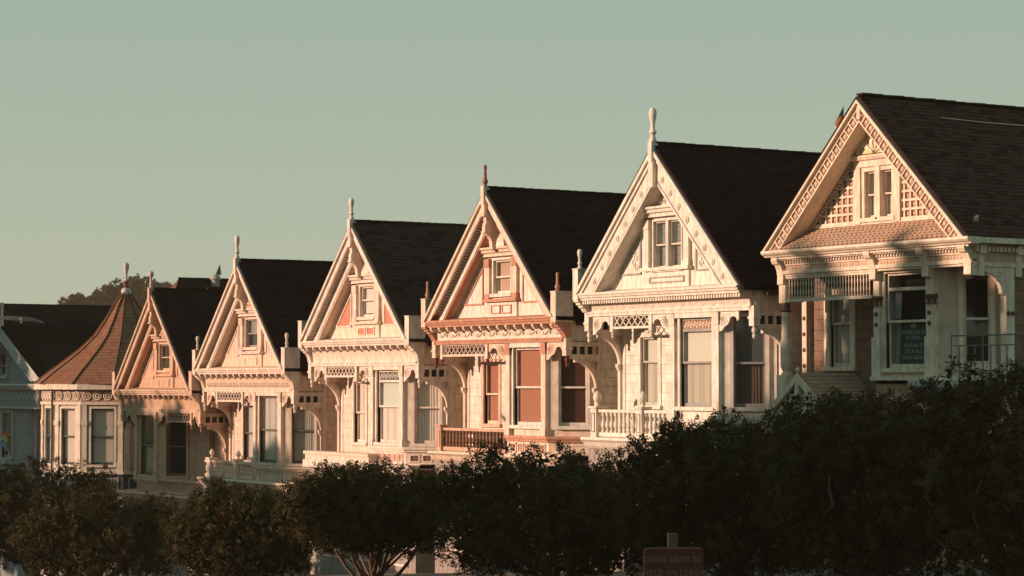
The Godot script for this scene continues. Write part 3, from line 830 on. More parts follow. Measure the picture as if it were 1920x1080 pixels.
# ---------------------------------------------------------------- corner mansion at the right
func corner_house(o: Dictionary) -> Node3D:
	var H := thing("corner_house", "corner house with brown clapboards, square-panelled cream gable and poster in its window", "house", Vector3(o.x, o.y, 0), "gabled houses stepping up the street")
	var hw := 3.2; var h := 3.1
	var zw := -0.5
	var cream: Material = o.cream; var brown: Material = o.brown; var pink: Material = o.pink; var side: Material = o.side; var carve: Material = o.carve; var field: Material = o.field
	var gv: float = o.ground - o.y
	var back := -18.0
	var rng := RandomNumberGenerator.new(); rng.seed = 77
	var l := sqrt(hw * hw + h * h)
	for s in [1.0, -1.0]:
		var b := MB.new()
		b.extz(P([[s * (hw + 0.0), -0.01], [s * (hw + 0.08), 0.03], [0, h + 0.11], [0, h + 0.005]]), back, 0.10)
		var slope := put(b, "roof_slope", shingle_mat(0.05, 0.03, 0.026), H)
		b = MB.new()
		var e0 := Vector3(s * (hw + 0.085), 0.03, 0.12); var top := Vector3(0, h + 0.115, 0.12)
		if s > 0: shingles(b, e0, Vector3(0, 0, back), top - e0, 0.125, 0.26, rng, 0.45, 1.5)
		else: shingles(b, e0 + Vector3(0, 0, back), Vector3(0, 0, -back), top - e0, 0.125, 0.5, rng, 0.45, 1.5)
		put(b, "shingles", shingle_mat(0.11, 0.053, 0.047), slope, true)
	var b := MB.new()
	for k in 55:
		b.tbox(Transform3D(Basis(Vector3.RIGHT, 0.03), Vector3(0, h + 0.105, 0.06 - k * 0.3)), Vector3(-0.1, 0, -0.29), Vector3(0.1, 0.03 + 0.012 * rng.randf(), 0))
	put(b, "ridge_cap", shingle_mat(0.07, 0.042, 0.036), H)
	# cable clipped to the roof
	var ct := rake_t(1, hw, h, -0.13)
	b = MB.new()
	b.tube([ct * Vector3(0.74, 0.02, -1.75), ct * Vector3(0.8, 0.03, -3.0), ct * Vector3(0.78, 0.02, -5.0), ct * Vector3(0.82, 0.03, -9.0)], [0.012, 0.014, 0.014, 0.014], 5)
	put(b, "roof_cable", flat(0.6, 0.46, 0.3), H)
	# chimney with a pointed wind cowl on the far slope
	b = MB.new()
	b.lathe([[0.0, 0.0], [0.12, 0.0], [0.12, 1.16], [0.14, 1.16], [0.14, 1.2]], Vector3(-1.45, 1.5, -0.68), 12)
	var ch := put(b, "chimney_pipe", flat(0.45, 0.42, 0.38), H)
	b = MB.new(); b.lathe([[0.12, 0.0], [0.135, 0.08], [0.1, 0.18], [0.05, 0.24], [0.0, 0.24]], Vector3(-1.45, 2.7, -0.68), 12)
	put(b, "cowl_hood", flat(0.25, 0.09, 0.05), ch)
	b = MB.new(); b.prism(P([[-0.1, 0.0], [0.06, 0.0], [0.06, 0.26]]), Transform3D(Basis(Vector3.UP, PI / 2), Vector3(-1.45, 2.9, -0.68)), 0.02); put(b, "cowl_vane", flat(0.15, 0.15, 0.15), ch)
	# gable wall cut round the paired window
	var wy0 := 0.62; var wy1 := 1.62
	var ww := 0.98
	b = MB.new()
	for r in [[-9.0, -ww / 2, 0.4, 9.0], [ww / 2, 9.0, 0.4, 9.0], [-ww / 2, ww / 2, 0.4, wy0], [-ww / 2, ww / 2, wy1, 9.0]]:
		for q in Geometry2D.intersect_polygons(P([[-hw + 0.2, 0.0], [hw - 0.2, 0.0], [0, h - 0.25]]), P([[r[0], r[2]], [r[1], r[2]], [r[1], r[3]], [r[0], r[3]]])):
			b.extz(q, zw - 0.1, zw)
	put(b, "gable_wall", field, H)
	for s in [-1.0, 1.0]:
		window(H, front_t(s * 0.265, wy0, zw), 0.33, wy1 - wy0, {"trim": cream, "casing": 0.09, "proud": 0.06, "rail": 0.035, "slats": flat(0.75, 0.72, 0.66), "slat_span": [0.5, 1.0], "blind": flat(0.6, 0.58, 0.53), "blind_span": [0.0, 0.5], "mid": 0.5})
	bx("window_surround", cream, H, -0.72, -0.53, 0.5, 1.8, zw, zw + 0.1); bx("window_surround", cream, H, 0.53, 0.72, 0.5, 1.8, zw, zw + 0.1)
	bx("window_surround", cream, H, -0.085, 0.085, 0.6, 1.8, zw, zw + 0.09)
	bx("window_head", cream, H, -0.72, 0.72, 1.715, 1.86, zw, zw + 0.11)
	b = MB.new(); b.extu(P([[zw, 1.86], [zw + 0.16, 1.86], [zw + 0.2, 1.92], [zw + 0.2, 1.96], [zw, 1.99]]), -0.8, 0.8); put(b, "window_hood", cream, H)
	# sunburst over the window
	for k in 9:
		var a0 := PI * k / 9.0; var a1 := PI * (k + 1) / 9.0
		b = MB.new()
		b.extz(P([[cos(a0) * 0.06, 1.99 + sin(a0) * 0.06], [cos(a0) * 0.5, 1.99 + sin(a0) * 0.56], [cos(a1) * 0.5, 1.99 + sin(a1) * 0.56], [cos(a1) * 0.06, 1.99 + sin(a1) * 0.06]]), zw, zw + (0.15 if k % 2 == 0 else 0.18))
		put(b, "sunburst_ray", o.sun if k % 2 == 0 else o.sun2, H)
	b = MB.new()
	var arc := []
	for k in 17: arc.append(Vector3(cos(PI * k / 16.0) * 0.53, 1.99 + sin(PI * k / 16.0) * 0.59, zw + 0.14))
	var rr := []; rr.resize(17); rr.fill(0.045)
	b.tube(arc, rr, 6); put(b, "sunburst_arch", cream, H)
	# square coffers either side of the window
	b = MB.new()
	var dots := MB.new()
	for s in [-1.0, 1.0]:
		for j in 8:
			var v := 0.55 + j * 0.19
			var ue: float = hw * (1.0 - (v + 0.42) / h)
			if ue < 0.8: continue
			b.box(s * 0.72, s * ue, v - 0.025, v + 0.025, zw, zw + 0.05)
			for i in 10:
				var u := 0.8 + i * 0.185
				var ue2: float = hw * (1.0 - (v + 0.19 + 0.42) / h)
				if u > ue: continue
				b.box(s * (u - 0.022), s * (u + 0.022), v + 0.025, minf(v + 0.165, (1.0 - u / hw) * h - 0.4), zw, zw + 0.045)
				if u + 0.09 < ue2 + 0.05:
					dots.lathe([[0.035, 0.0], [0.03, 0.02], [0.0, 0.03]], Vector3(s * (u + 0.0925), v + 0.095, zw), 8, Basis(Vector3.RIGHT, PI / 2))
	put(b, "coffer_grid", cream, H)
	put(dots, "coffer_rosettes", o.rosette, H, true)
	# pent roof with scalloped shingles
	b = MB.new(); b.extu(P([[0.1, 0.02], [zw, 0.48], [zw, 0.0], [0.1, 0.0]]), -2.95, 2.95); var pent := put(b, "pent_roof", pink, H)
	b = MB.new(); shingles(b, Vector3(-2.9, 0.045, 0.1), Vector3(5.8, 0, 0), Vector3(0, 0.46, -0.6), 0.1, 0.145, rng, 0.92, 1.08, func(x, y): return absf(x - 2.9) < 2.85 - y * 0.62, true)
	put(b, "scalloped_shingles", o.scale_mat, pent, true)
	bx("pent_cap", cream, H, -2.45, 2.45, 0.48, 0.57, zw, zw + 0.07)
	# barge boards with square panels
	for s in [-1.0, 1.0]:
		rake("rake_moulding", cream, H, s, hw, h, 0.0, 0.05, zw, 0.16)
		rake("rake_cove", o.cove, H, s, hw, h, 0.05, 0.095, zw, 0.03)
		rake("rake_moulding", cream, H, s, hw, h, 0.095, 0.12, zw, 0.085)
		rake("panel_field", field, H, s, hw, h, 0.12, 0.31, zw, 0.045)
		rake("rake_moulding", cream, H, s, hw, h, 0.31, 0.345, zw, 0.085)
		var t := rake_t(s, hw, h, 0.215)
		var nb := 21
		var dv := MB.new(); dv.box(-0.016, 0.016, -0.095, 0.095, 0.03, 0.08)
		var dm := dv.mesh()
		var ro := MB.new(); ro.lathe([[0.055, 0.0], [0.05, 0.02], [0.03, 0.03], [0.0, 0.04]], Vector3.ZERO, 10)
		var rm := ro.mesh()
		for k in nb:
			var x := 0.2 + (l - 0.42) * k / nb
			inst(dm, "panel_divider", cream, H, t * Transform3D(Basis.IDENTITY, Vector3(x, 0, 0)))
			inst(rm, "panel_rosette", o.rosette, H, t * Transform3D(Basis(Vector3.RIGHT, PI / 2), Vector3(x + (l - 0.42) / nb * 0.5, 0, 0.045)))
		# notched strip where the soffit meets the wall
		b = MB.new()
		for k in 34:
			var x := 0.7 + (l - 1.5) * k / 34.0
			b.tbox(rake_t(s, hw, h, 0.345), Vector3(x, -0.07, zw + 0.02), Vector3(x + 0.06, 0.0, zw + 0.14))
		put(b, "soffit_notches", o.cove, H, true)
	bx("apex_block", cream, H, -0.05, 0.05, h - 0.42, h - 0.02, 0.05, 0.1)
	# gutter and cornice, front and right side
	b = MB.new()
	b.extu(P([[-0.2, 0.02], [0.1, 0.02], [0.16, 0.02], [0.17, -0.03], [0.13, -0.07], [0.08, -0.09], [0.06, -0.12], [-0.2, -0.12]]), -hw - 0.02, hw + 0.12)
	put(b, "gutter", cream, H)
	bx("side_gutter", cream, H, hw - 0.02, hw + 0.12, -0.1, 0.015, back, -0.2)
	bx("cornice_bed", cream, H, -hw + 0.14, hw - 0.03, -0.17, -0.12, -0.3, -0.0)
	b = MB.new()
	for k in 66:
		var u := -hw + 0.3 + k * 0.0915
		b.lathe([[0.0, -0.115], [0.026, -0.1], [0.03, -0.05], [0.03, 0.0]], Vector3(u, -0.165, -0.13), 6)
		b.box(u - 0.03, u + 0.03, -0.2, -0.165, -0.2, -0.05)
	put(b, "dentil_course", cream, H, true)
	bx("frieze", o.frieze, H, -hw + 0.18, hw - 0.1, -0.45, -0.165, -0.4, -0.2)
	bx("frieze_moulding", cream, H, -hw + 0.18, hw - 0.1, -0.31, -0.275, -0.2, -0.16)
	bx("frieze_moulding", cream, H, -hw + 0.18, hw - 0.1, -0.5, -0.42, -0.3, -0.14)
	bx("frieze_moulding", cream, H, -hw + 0.18, hw - 0.1, -0.55, -0.5, -0.36, -0.19)
	b = MB.new()
	for k in 58: b.lathe([[0.0, -0.03], [0.025, -0.015], [0.025, 0.015], [0.0, 0.03]], Vector3(-hw + 0.35 + k * 0.1, -0.375, -0.2), 6)
	put(b, "frieze_beads", cream, H, true)
	for u in [-2.92, 0.13, 1.75, 2.98]:
		b = MB.new()
		b.extu(P([[-0.35, -0.12], [0.02, -0.12], [0.04, -0.2], [0.0, -0.27], [-0.07, -0.3], [-0.12, -0.4], [-0.15, -0.55], [-0.14, -0.72], [-0.19, -0.74], [-0.35, -0.74]]), u - 0.1, u + 0.1)
		put(b, "eave_bracket", cream, H)
	# side eave: dentils, frieze, brackets
	b = MB.new()
	for k in 60:
		b.box(hw - 0.14, hw - 0.04, -0.26, -0.165, -0.3 - k * 0.11, -0.24 - k * 0.11)
	put(b, "side_dentils", cream, H, true)
	bx("side_frieze", o.frieze, H, hw - 0.25, hw - 0.15, -0.5, -0.1, back, -0.3)
	bx("side_frieze_moulding", cream, H, hw - 0.2, hw - 0.1, -0.56, -0.47, back, -0.32)
	for k in 4:
		var z := -0.42 - k * 1.05
		b = MB.new(); b.box(hw - 0.2, hw - 0.02, -0.3, -0.12, z - 0.09, z + 0.09); b.box(hw - 0.2, hw - 0.09, -0.75, -0.3, z - 0.08, z + 0.08)
		put(b, "side_bracket", cream, H)
	bx("overhang", brown, H, -hw + 0.2, hw - 0.22, -0.52, -0.1, -1.35, -0.35)
	# spindle screen
	var zl := -0.25
	bx("screen_rail", cream, H, -2.82, 0.05, -1.12, -1.05, zl - 0.05, zl + 0.05)
	bx("screen_rail", cream, H, -2.82, 0.05, -0.6, -0.55, zl - 0.05, zl + 0.04)
	var sp := MB.new(); sp.lathe([[0.02, 0.0], [0.02, 0.05], [0.012, 0.07], [0.022, 0.14], [0.013, 0.22], [0.013, 0.26], [0.022, 0.34], [0.012, 0.4], [0.02, 0.42], [0.02, 0.46]], Vector3.ZERO, 8)
	var spm := sp.mesh()
	for k in 29: inst(spm, "spindle", cream, H, front_t(-2.72 + k * 0.095, -1.055, zl))
	# turned corner column
	bx("column_block", cream, H, -2.99, -2.77, -1.14, -0.74, zl - 0.14, zl + 0.08)
	turned([[0.11, 0.0], [0.13, 0.03], [0.1, 0.08], [0.085, 0.2], [0.0, 0.2]], "column_capital", carve, H, Vector3(-2.88, -1.34, zl - 0.03))
	turned([[0.12, 0.0], [0.12, 0.03], [0.08, 0.07], [0.1, 0.12], [0.13, 0.2], [0.135, 0.7], [0.125, 0.78], [0.105, 0.8], [0.11, 0.84], [0.1, 1.0], [0.095, 1.4]], "column", cream, H, Vector3(-2.88, -2.74, zl - 0.03), 1.0, 1.0, 16)
	bx("column_base", cream, H, -3.04, -2.72, -3.3, -2.74, zl - 0.2, zl + 0.12)
	# recessed boarded wall
	var fl := -3.3
	var nwh := [-2.55, -1.85, -2.56, -0.95]
	wall("front_wall", H, front_t(0, 0, -1.3), -hw + 0.1, -0.8, fl, -0.5, [nwh], side, 0.1)
	boards(H, front_t(0, 0, -1.3), -3.1, -0.8, fl, -0.55, [[-2.75, -1.68, -2.7, -0.8]], side, 0.235)
	window(H, front_t(-2.2, -2.56, -1.3), 0.7, 1.61, {"trim": cream, "casing": 0.17, "proud": 0.06, "blind": flat(0.55, 0.52, 0.46), "blind_span": [0.0, 1.0], "mid": 0.6, "seed": 3})
	b = MB.new(); b.box(-3.48, -3.33, -3.3, -1.0, -1.36, -1.24); var st := put(b, "stud_post", cream, H)
	for k in 5: turned([[0.05, 0.0], [0.05, 0.015], [0.02, 0.03], [0.0, 0.03]], "stud", carve, st, Vector3(-3.405, -1.45 - k * 0.36, -1.24)).rotation.x = PI / 2
	# bay window with poster
	var zb := -0.38
	var fw := {"trim": cream, "casing": 0.1, "proud": 0.05, "mid": 0.49, "transom": 0.83, "curtain": flat(0.38, 0.4, 0.38), "seed": 9, "room": flat(0.012, 0.01, 0.01)}
	wall("bay_wall", H, front_t(0.94, 0, zb), -0.94, 0.94, fl, -0.5, [[-0.63, 0.63, -2.6, -0.6]], cream, 0.08)
	var wn := window(H, front_t(0.94, -2.6, zb), 1.26, 2.0, {"trim": cream, "casing": 0.1, "proud": 0.05, "mid": 0.49, "transom": 0.83, "room": flat(0.012, 0.01, 0.01)})
	b = MB.new()
	b.prism(P([[-0.58, 0.06], [-0.42, 0.06], [-0.36, 0.98], [-0.5, 0.98]]), front_t(0.94, -2.6, zb - 0.19), 0.012); put(b, "curtain", flat(0.3, 0.3, 0.29), wn)
	b = MB.new()
	b.prism(P([[-0.58, 1.05], [-0.38, 1.05], [-0.33, 1.62], [-0.58, 1.62]]), front_t(0.94, -2.6, zb - 0.19), 0.012); put(b, "curtain", flat(0.3, 0.3, 0.29), wn)
	for u in [0.13, 1.75]:
		var ps := bx("bay_post", cream, H, u - 0.09, u + 0.09, -1.95, -0.74, zb, zb + 0.12)
		bx("post_foot", cream, ps, u - 0.13, u + 0.13, -2.78, -1.95, zb, zb + 0.15)
		turned([[0.14, 0.0], [0.1, 0.03], [0.11, 0.1], [0.15, 0.16], [0.14, 0.2], [0.0, 0.2]], "post_capital", carve, ps, Vector3(u, -1.28, zb + 0.06))
		for k in 2: turned([[0.05, 0.0], [0.05, 0.015], [0.02, 0.03], [0.0, 0.03]], "stud", carve, ps, Vector3(u, -1.46 - k * 0.22, zb + 0.12)).rotation.x = PI / 2
	bx("sill_band", cream, H, 0.0, 1.95, -2.86, -2.78, zb - 0.1, zb + 0.2)
	# canted right side of the bay
	var t45 := face_t(45, Vector3(1.88 + 0.45, 0, zb - 0.45))
	wall("bay_wall", H, t45, -0.636, 0.636, fl, -0.5, [[-0.12, 0.42, -2.55, -0.6]], o.blush, 0.08)
	window(H, t45 * Transform3D(Basis.IDENTITY, Vector3(0.15, -2.55, 0)), 0.54, 1.95, {"trim": cream, "casing": 0.1, "proud": 0.04, "mid": 0.49, "room": flat(0.012, 0.01, 0.01)})
	b = MB.new(); b.tbox(t45, Vector3(-0.64, -2.86, 0), Vector3(0.64, -2.78, 0.16)); put(b, "sill_band", cream, H)
	var t90 := face_t(-45, Vector3(0.0 - 0.45, 0, zb - 0.45))
	wall("bay_wall", H, t90, -0.636, 0.636, fl, -0.5, [], side, 0.08)
	# skirt of scalloped shingles under the bay
	b = MB.new(); b.extz(P([[0.0, -4.2], [1.88, -4.2], [1.88, -2.86], [0.0, -2.86]]), zb - 0.1, zb); var sk := put(b, "bay_skirt", pink, H)
	b = MB.new(); shingles(b, Vector3(0.0, -4.2, zb + 0.01), Vector3(1.88, 0, 0), Vector3(0, 1.34, 0), 0.14, 0.2, rng, 0.82, 1.12, null, true)
	put(b, "scalloped_shingles", o.scale_mat, sk, true)
	b = MB.new(); b.tbox(t45, Vector3(-0.636, -4.2, -0.1), Vector3(0.636, -2.86, 0.0)); put(b, "bay_skirt", pink, H)
	bx("landing", o.grey, H, 1.75, 3.6, -3.0, -2.86, -1.2, 0.35)
	bx("landing_moulding", o.grey, H, 1.8, 3.5, -3.12, -3.0, -1.1, 0.28)
	bx("landing_base", pink, H, 1.85, 3.4, gv - 0.5, -3.12, -1.1, 0.18)
	# right corner: arch bracket, studded post, boarded side wall
	var us := hw - 0.18
	b = MB.new()
	var web := [Vector2(-0.3, -0.56), Vector2(-1.12, -0.56), Vector2(-1.12, -1.15)]
	for k in 9:
		var a := deg_to_rad(10.0 * k)
		web.append(Vector2(-1.12 + 0.1 + 0.66 * (1.0 - cos(a)), -1.1 + 0.46 * sin(a)))
	b.extu(PackedVector2Array(web), us - 0.05, us + 0.05)
	var ab := put(b, "arch_bracket", cream, H)
	b = MB.new()
	var sc := []; var scr := []
	for j in 18:
		var a := j * 0.5
		var rad := 0.15 * (1.0 - j / 22.0)
		sc.append(Vector3(us + 0.055, -0.78 + sin(a) * rad, -0.92 + cos(a) * rad)); scr.append(0.014)
	b.tube(sc, scr, 4); put(b, "scroll_carving", cream, ab)
	bx("corner_post", cream, H, us - 0.1, us + 0.06, fl, -0.56, -1.36, -1.12)
	for dz in [-1.18, -1.3]: turned([[0.05, 0.0], [0.05, 0.015], [0.02, 0.03], [0.0, 0.03]], "stud", carve, H, Vector3(us + 0.06, -1.5, dz)).rotation.z = -PI / 2
	wall("side_wall", H, face_t(90, Vector3(us, 0, 0)), 1.3, -back, gv - 1.0, -0.1, [], side, 0.15)
	boards(H, face_t(90, Vector3(us, 0, 0)), 1.36, 6.0, -3.3, -0.56, [], side, 0.235)
	wall("side_wall", H, face_t(-90, Vector3(-hw + 0.1, 0, 0)), back, -1.3, gv - 1.0, -0.1, [], side, 0.15)
	bx("back_wall", side, H, -hw + 0.1, hw - 0.2, gv - 1.0, 0.0, back, back + 0.15)
	bx("porch_floor", brown, H, -hw, 1.9, fl - 0.15, fl, -1.3, -0.2)
	bx("basement_wall", side, H, -hw + 0.12, us - 0.05, gv - 1.0, fl - 0.15, back, -0.45)
	# little gabled roof over the entry steps
	var ez: Vector3 = o.entry
	var E := Vector3(ez.x, ez.y, ez.z)
	var ew := 0.92; var eh := 0.72
	for s in [-1.0, 1.0]:
		b = MB.new(); b.prism(P([[s * (ew + 0.08), -0.06], [s * (ew + 0.1), 0.0], [0, eh + 0.08], [0, eh]]), Transform3D(Basis.IDENTITY, E + Vector3(0, -eh, -1.6)), 1.62)
		var es := put(b, "entry_roof", pink, H)
		var e0 := E + Vector3(s * (ew + 0.11), -eh + 0.0, 0.0); var tp := E + Vector3(0, 0.09, 0.0)
		b = MB.new()
		if s > 0: shingles(b, e0, Vector3(0, 0, -1.6), tp - e0, 0.13, 0.16, rng, 0.8, 1.12)
		else: shingles(b, e0 + Vector3(0, 0, -1.6), Vector3(0, 0, 1.6), tp - e0, 0.13, 0.16, rng, 0.8, 1.12)
		put(b, "entry_shingles", o.scale_mat, es, true)
		var l2 := sqrt(ew * ew + eh * eh)
		b = MB.new(); b.prism(rake_poly(s, ew + 0.08, eh + 0.06, 0.0, 0.13), Transform3D(Basis.IDENTITY, E + Vector3(0, -eh, 0.0)), 0.08); put(b, "entry_barge_board", cream, H)
	b = MB.new()
	for k in 9:
		var u := -0.64 + k * 0.16
		var top: float = eh * (1.0 - absf(u) / ew) - 0.1
		if top > 0.05: b.box(E.x + u - 0.02, E.x + u + 0.02, E.y - eh, E.y - eh + top, E.z - 0.05, E.z - 0.02)
	for k in 4:
		var v := 0.04 + 0.14 * k
		var un := ew * (1.0 - (v + 0.12) / eh)
		b.box(E.x - un, E.x + un, E.y - eh + v - 0.018, E.y - eh + v + 0.018, E.z - 0.045, E.z - 0.025)
	put(b, "entry_lattice", cream, H)
	bx("entry_king_post", cream, H, E.x - 0.06, E.x + 0.06, E.y - eh, E.y + 0.02, E.z - 0.06, E.z + 0.07)
	turned(BALL, "entry_finial", cream, H, E + Vector3(0, 0.06, 0.03), 0.5, 0.4)
	bx("entry_beam", cream, H, E.x - ew - 0.12, E.x + ew + 0.12, E.y - eh - 0.14, E.y - eh, E.z - 1.6, E.z + 0.05)
	for s in [-1.0, 1.0]: bx("entry_post", cream, H, E.x + s * 0.85 - 0.07, E.x + s * 0.85 + 0.07, gv - 0.3, E.y - eh - 0.14, E.z - 0.15, E.z - 0.01)
	return H

# ---------------------------------------------------------------- house with the round turret
func turret_house(at: Vector3, ground: float) -> Node3D:
	var H := thing("turret_house", "house with brown shingled spire turret beside the salmon gabled house", "house", at)
	var wallm := paint(0.50, 0.44, 0.38); var trim := paint(0.76, 0.62, 0.49); var dk := paint(0.07, 0.08, 0.09)
	var gv := ground - at.y
	var ang := [-130.0, -95.0, -58.0, -22.0, 11.0, 36.0, 66.0, 100.0, 140.0, 185.0]
	var rang := [-130.0, -75.0, -30.0, 3.0, 33.0, 59.0, 100.0, 145.0, 185.0]
	var R := 3.05
	var pt := func(a: float, r: float, y: float) -> Vector3: return Vector3(sin(deg_to_rad(a)) * r, y, cos(deg_to_rad(a)) * r)
	var rng := RandomNumberGenerator.new(); rng.seed = 5
	# roof: bell-cast spire, tiled
	var prof := [[3.42, -0.1], [2.9, 0.32], [2.35, 0.72], [1.75, 1.18], [1.2, 1.7], [0.82, 2.25], [0.46, 2.85], [0.12, 3.38]]
	var shm := shingle_mat(0.38, 0.18, 0.115)
	for i in rang.size() - 1:
		var b := MB.new(); var sm := MB.new()
		for k in prof.size() - 1:
			var p0: Vector3 = pt.call(rang[i], prof[k][0], prof[k][1]); var p1: Vector3 = pt.call(rang[i + 1], prof[k][0], prof[k][1])
			var q0: Vector3 = pt.call(rang[i], prof[k + 1][0], prof[k + 1][1]); var q1: Vector3 = pt.call(rang[i + 1], prof[k + 1][0], prof[k + 1][1])
			b.quad(p0, p1, q1, q0)
			# tiles
			var rows := maxi(1, int(round((q0 - p0).length() / 0.17)))
			for r in rows:
				var f0 := r / float(rows); var f1 := (r + 1) / float(rows)
				var a0 := p0.lerp(q0, f0); var a1 := p1.lerp(q1, f0); var c0 := p0.lerp(q0, f1); var c1 := p1.lerp(q1, f1)
				var nn := (a1 - a0).cross(c0 - a0).normalized()
				var n := maxi(1, int((a1 - a0).length() / 0.17))
				var off := 0.5 if r % 2 == 0 else 0.0
				for j in n + 1:
					var g0 := clampf((j - off) / n, 0, 1); var g1 := clampf((j + 1 - off) / n, 0, 1)
					if g1 - g0 < 0.02: continue
					g1 -= 0.006 / maxf(0.1, (a1 - a0).length())
					var g := rng.randf_range(0.78, 1.2); sm.col = Color(g, g * rng.randf_range(0.93, 1.04), g * 0.98)
					var e0 := a0.lerp(a1, g0) + nn * 0.02; var e1 := a0.lerp(a1, g1) + nn * 0.02
					sm.quad(e0, e1, c0.lerp(c1, g1) + nn * 0.004, c0.lerp(c1, g0) + nn * 0.004)
					sm.quad(e0 - nn * 0.02, e1 - nn * 0.02, e1, e0)
			# hip roll
		var fc := put(b, "roof_face", shm, H)
		put(sm, "roof_tiles", shm, fc, true)
		var hp := []; var hr := []
		for k in prof.size():
			hp.append(pt.call(rang[i], prof[k][0] + 0.02, prof[k][1] + 0.02)); hr.append(0.034)
		b = MB.new(); b.tube(hp, hr, 5); put(b, "hip_tiles", shingle_mat(0.2, 0.1, 0.068), H)
	# finial
	turned([[0.2, -0.12], [0.17, 0.08], [0.1, 0.12], [0.0, 0.12]], "finial_base", paint(0.68, 0.55, 0.48), H, Vector3(0, 3.42, 0))
	turned([[0.07, 0.0], [0.07, 0.06], [0.12, 0.1], [0.07, 0.15], [0.09, 0.18], [0.12, 0.23], [0.07, 0.28]], "finial_collar", paint(0.3, 0.1, 0.07), H, Vector3(0, 3.54, 0))
	turned([[0.06, 0.0], [0.045, 0.1], [0.06, 0.3], [0.105, 0.48], [0.115, 0.56], [0.1, 0.64], [0.05, 0.69], [0.0, 0.7]], "finial", paint(0.68, 0.52, 0.46), H, Vector3(0, 3.82, 0))
	# gutter, frieze, walls face by face
	for i in ang.size() - 1:
		var a0: float = ang[i]; var a1: float = ang[i + 1]
		var m := (a0 + a1) / 2.0
		var half := deg_to_rad((a1 - a0) / 2.0)
		var ap := R * cos(half); var w := R * sin(half)
		var t := face_t(m, Vector3(sin(deg_to_rad(m)) * ap, 0, cos(deg_to_rad(m)) * ap))
		var ex := tan(half)
		var b := MB.new()
		b.tbox(t, Vector3(-w - 0.3 * ex, -0.3, -0.05), Vector3(w + 0.3 * ex, -0.1, 0.34)); put(b, "gutter", trim, H)
		b = MB.new(); b.tbox(t, Vector3(-w, -0.76, -0.1), Vector3(w, -0.3, 0.03)); var fz := put(b, "frieze", paint(0.4, 0.26, 0.2), H)
		b = MB.new(); b.tbox(t, Vector3(-w - 0.1 * ex, -0.86, 0.0), Vector3(w + 0.1 * ex, -0.76, 0.1)); put(b, "frieze_moulding", trim, H)
		b = MB.new()
		var nr := maxi(1, int(2 * w / 0.34))
		for k in nr:
			var c := -w + (k + 0.5) * 2 * w / nr
			for rad in [[0.15, 0.03], [0.07, 0.03]]:
				var ps := []; var rs := []
				for j in 11:
					var a := TAU * j / 10.0
					ps.append(t * Vector3(c + cos(a) * rad[0], -0.53 + sin(a) * rad[0], 0.045)); rs.append(rad[1])
				b.tube(ps, rs, 5)
		put(b, "frieze_scrolls", trim, fz)
		var vis := m > -30 and m < 100
		var gw := minf(0.86, 2 * w - 0.62)
		wall("wall", H, t, -w, w, gv - 1.0, -0.8, [[-gw / 2, gw / 2, -3.05, -1.0]] if vis else [], wallm, 0.1)
		if vis:
			window(H, t * Transform3D(Basis.IDENTITY, Vector3(0, -3.05, 0)), gw, 2.05, {"trim": trim, "sash": dk, "casing": 0.08, "proud": 0.04, "blind": flat(0.76, 0.64, 0.52), "blind_span": [0.0, 1.0], "mid": 0.5})
		for e in [-1.0, 1.0]:
			b = MB.new(); b.tbox(t, Vector3(e * (w - 0.11) - 0.09, -3.3, 0), Vector3(e * (w - 0.11) + 0.09, -0.8, 0.07))
			b.tbox(t, Vector3(e * (w - 0.11) - 0.11, -1.62, 0), Vector3(e * (w - 0.11) + 0.11, -1.45, 0.1))
			b.tbox(t, Vector3(e * (w - 0.11) - 0.11, -3.3, 0), Vector3(e * (w - 0.11) + 0.11, -2.95, 0.1)); put(b, "pilaster", trim, H)
		b = MB.new(); b.tbox(t, Vector3(-w - 0.1 * ex, -3.4, 0), Vector3(w + 0.1 * ex, -3.3, 0.13)); put(b, "sill_course", trim, H)
		b = MB.new(); b.tbox(t, Vector3(-w, -4.2, 0), Vector3(w, -3.4, 0.03)); put(b, "base_course", dk, H)
		panel_frame(H, "base_panel", t * Transform3D(Basis.IDENTITY, Vector3(0, 0, 0.03)), P([[-w + 0.2, -3.95], [w - 0.2, -3.95], [w - 0.2, -3.55], [-w + 0.2, -3.55]]), 0.05, 0.03, paint(0.4, 0.4, 0.38), dk)
	# downpipe
	var dp := MB.new()
	var d0: Vector3 = pt.call(9.0, R + 0.1, 0.0)
	dp.tube([d0 + Vector3(0, -0.3, 0), d0 + Vector3(0, -1.5, 0), d0 + Vector3(0, -3.0, 0), d0 + Vector3(0, gv, 0)], [0.045, 0.045, 0.045, 0.045], 8)
	put(dp, "downpipe", flat(0.12, 0.11, 0.1), H)
	# body behind
	bx("rear_body", wallm, H, -3.1, 3.1, gv - 1.0, -0.9, -14.0, -1.0)
	return H

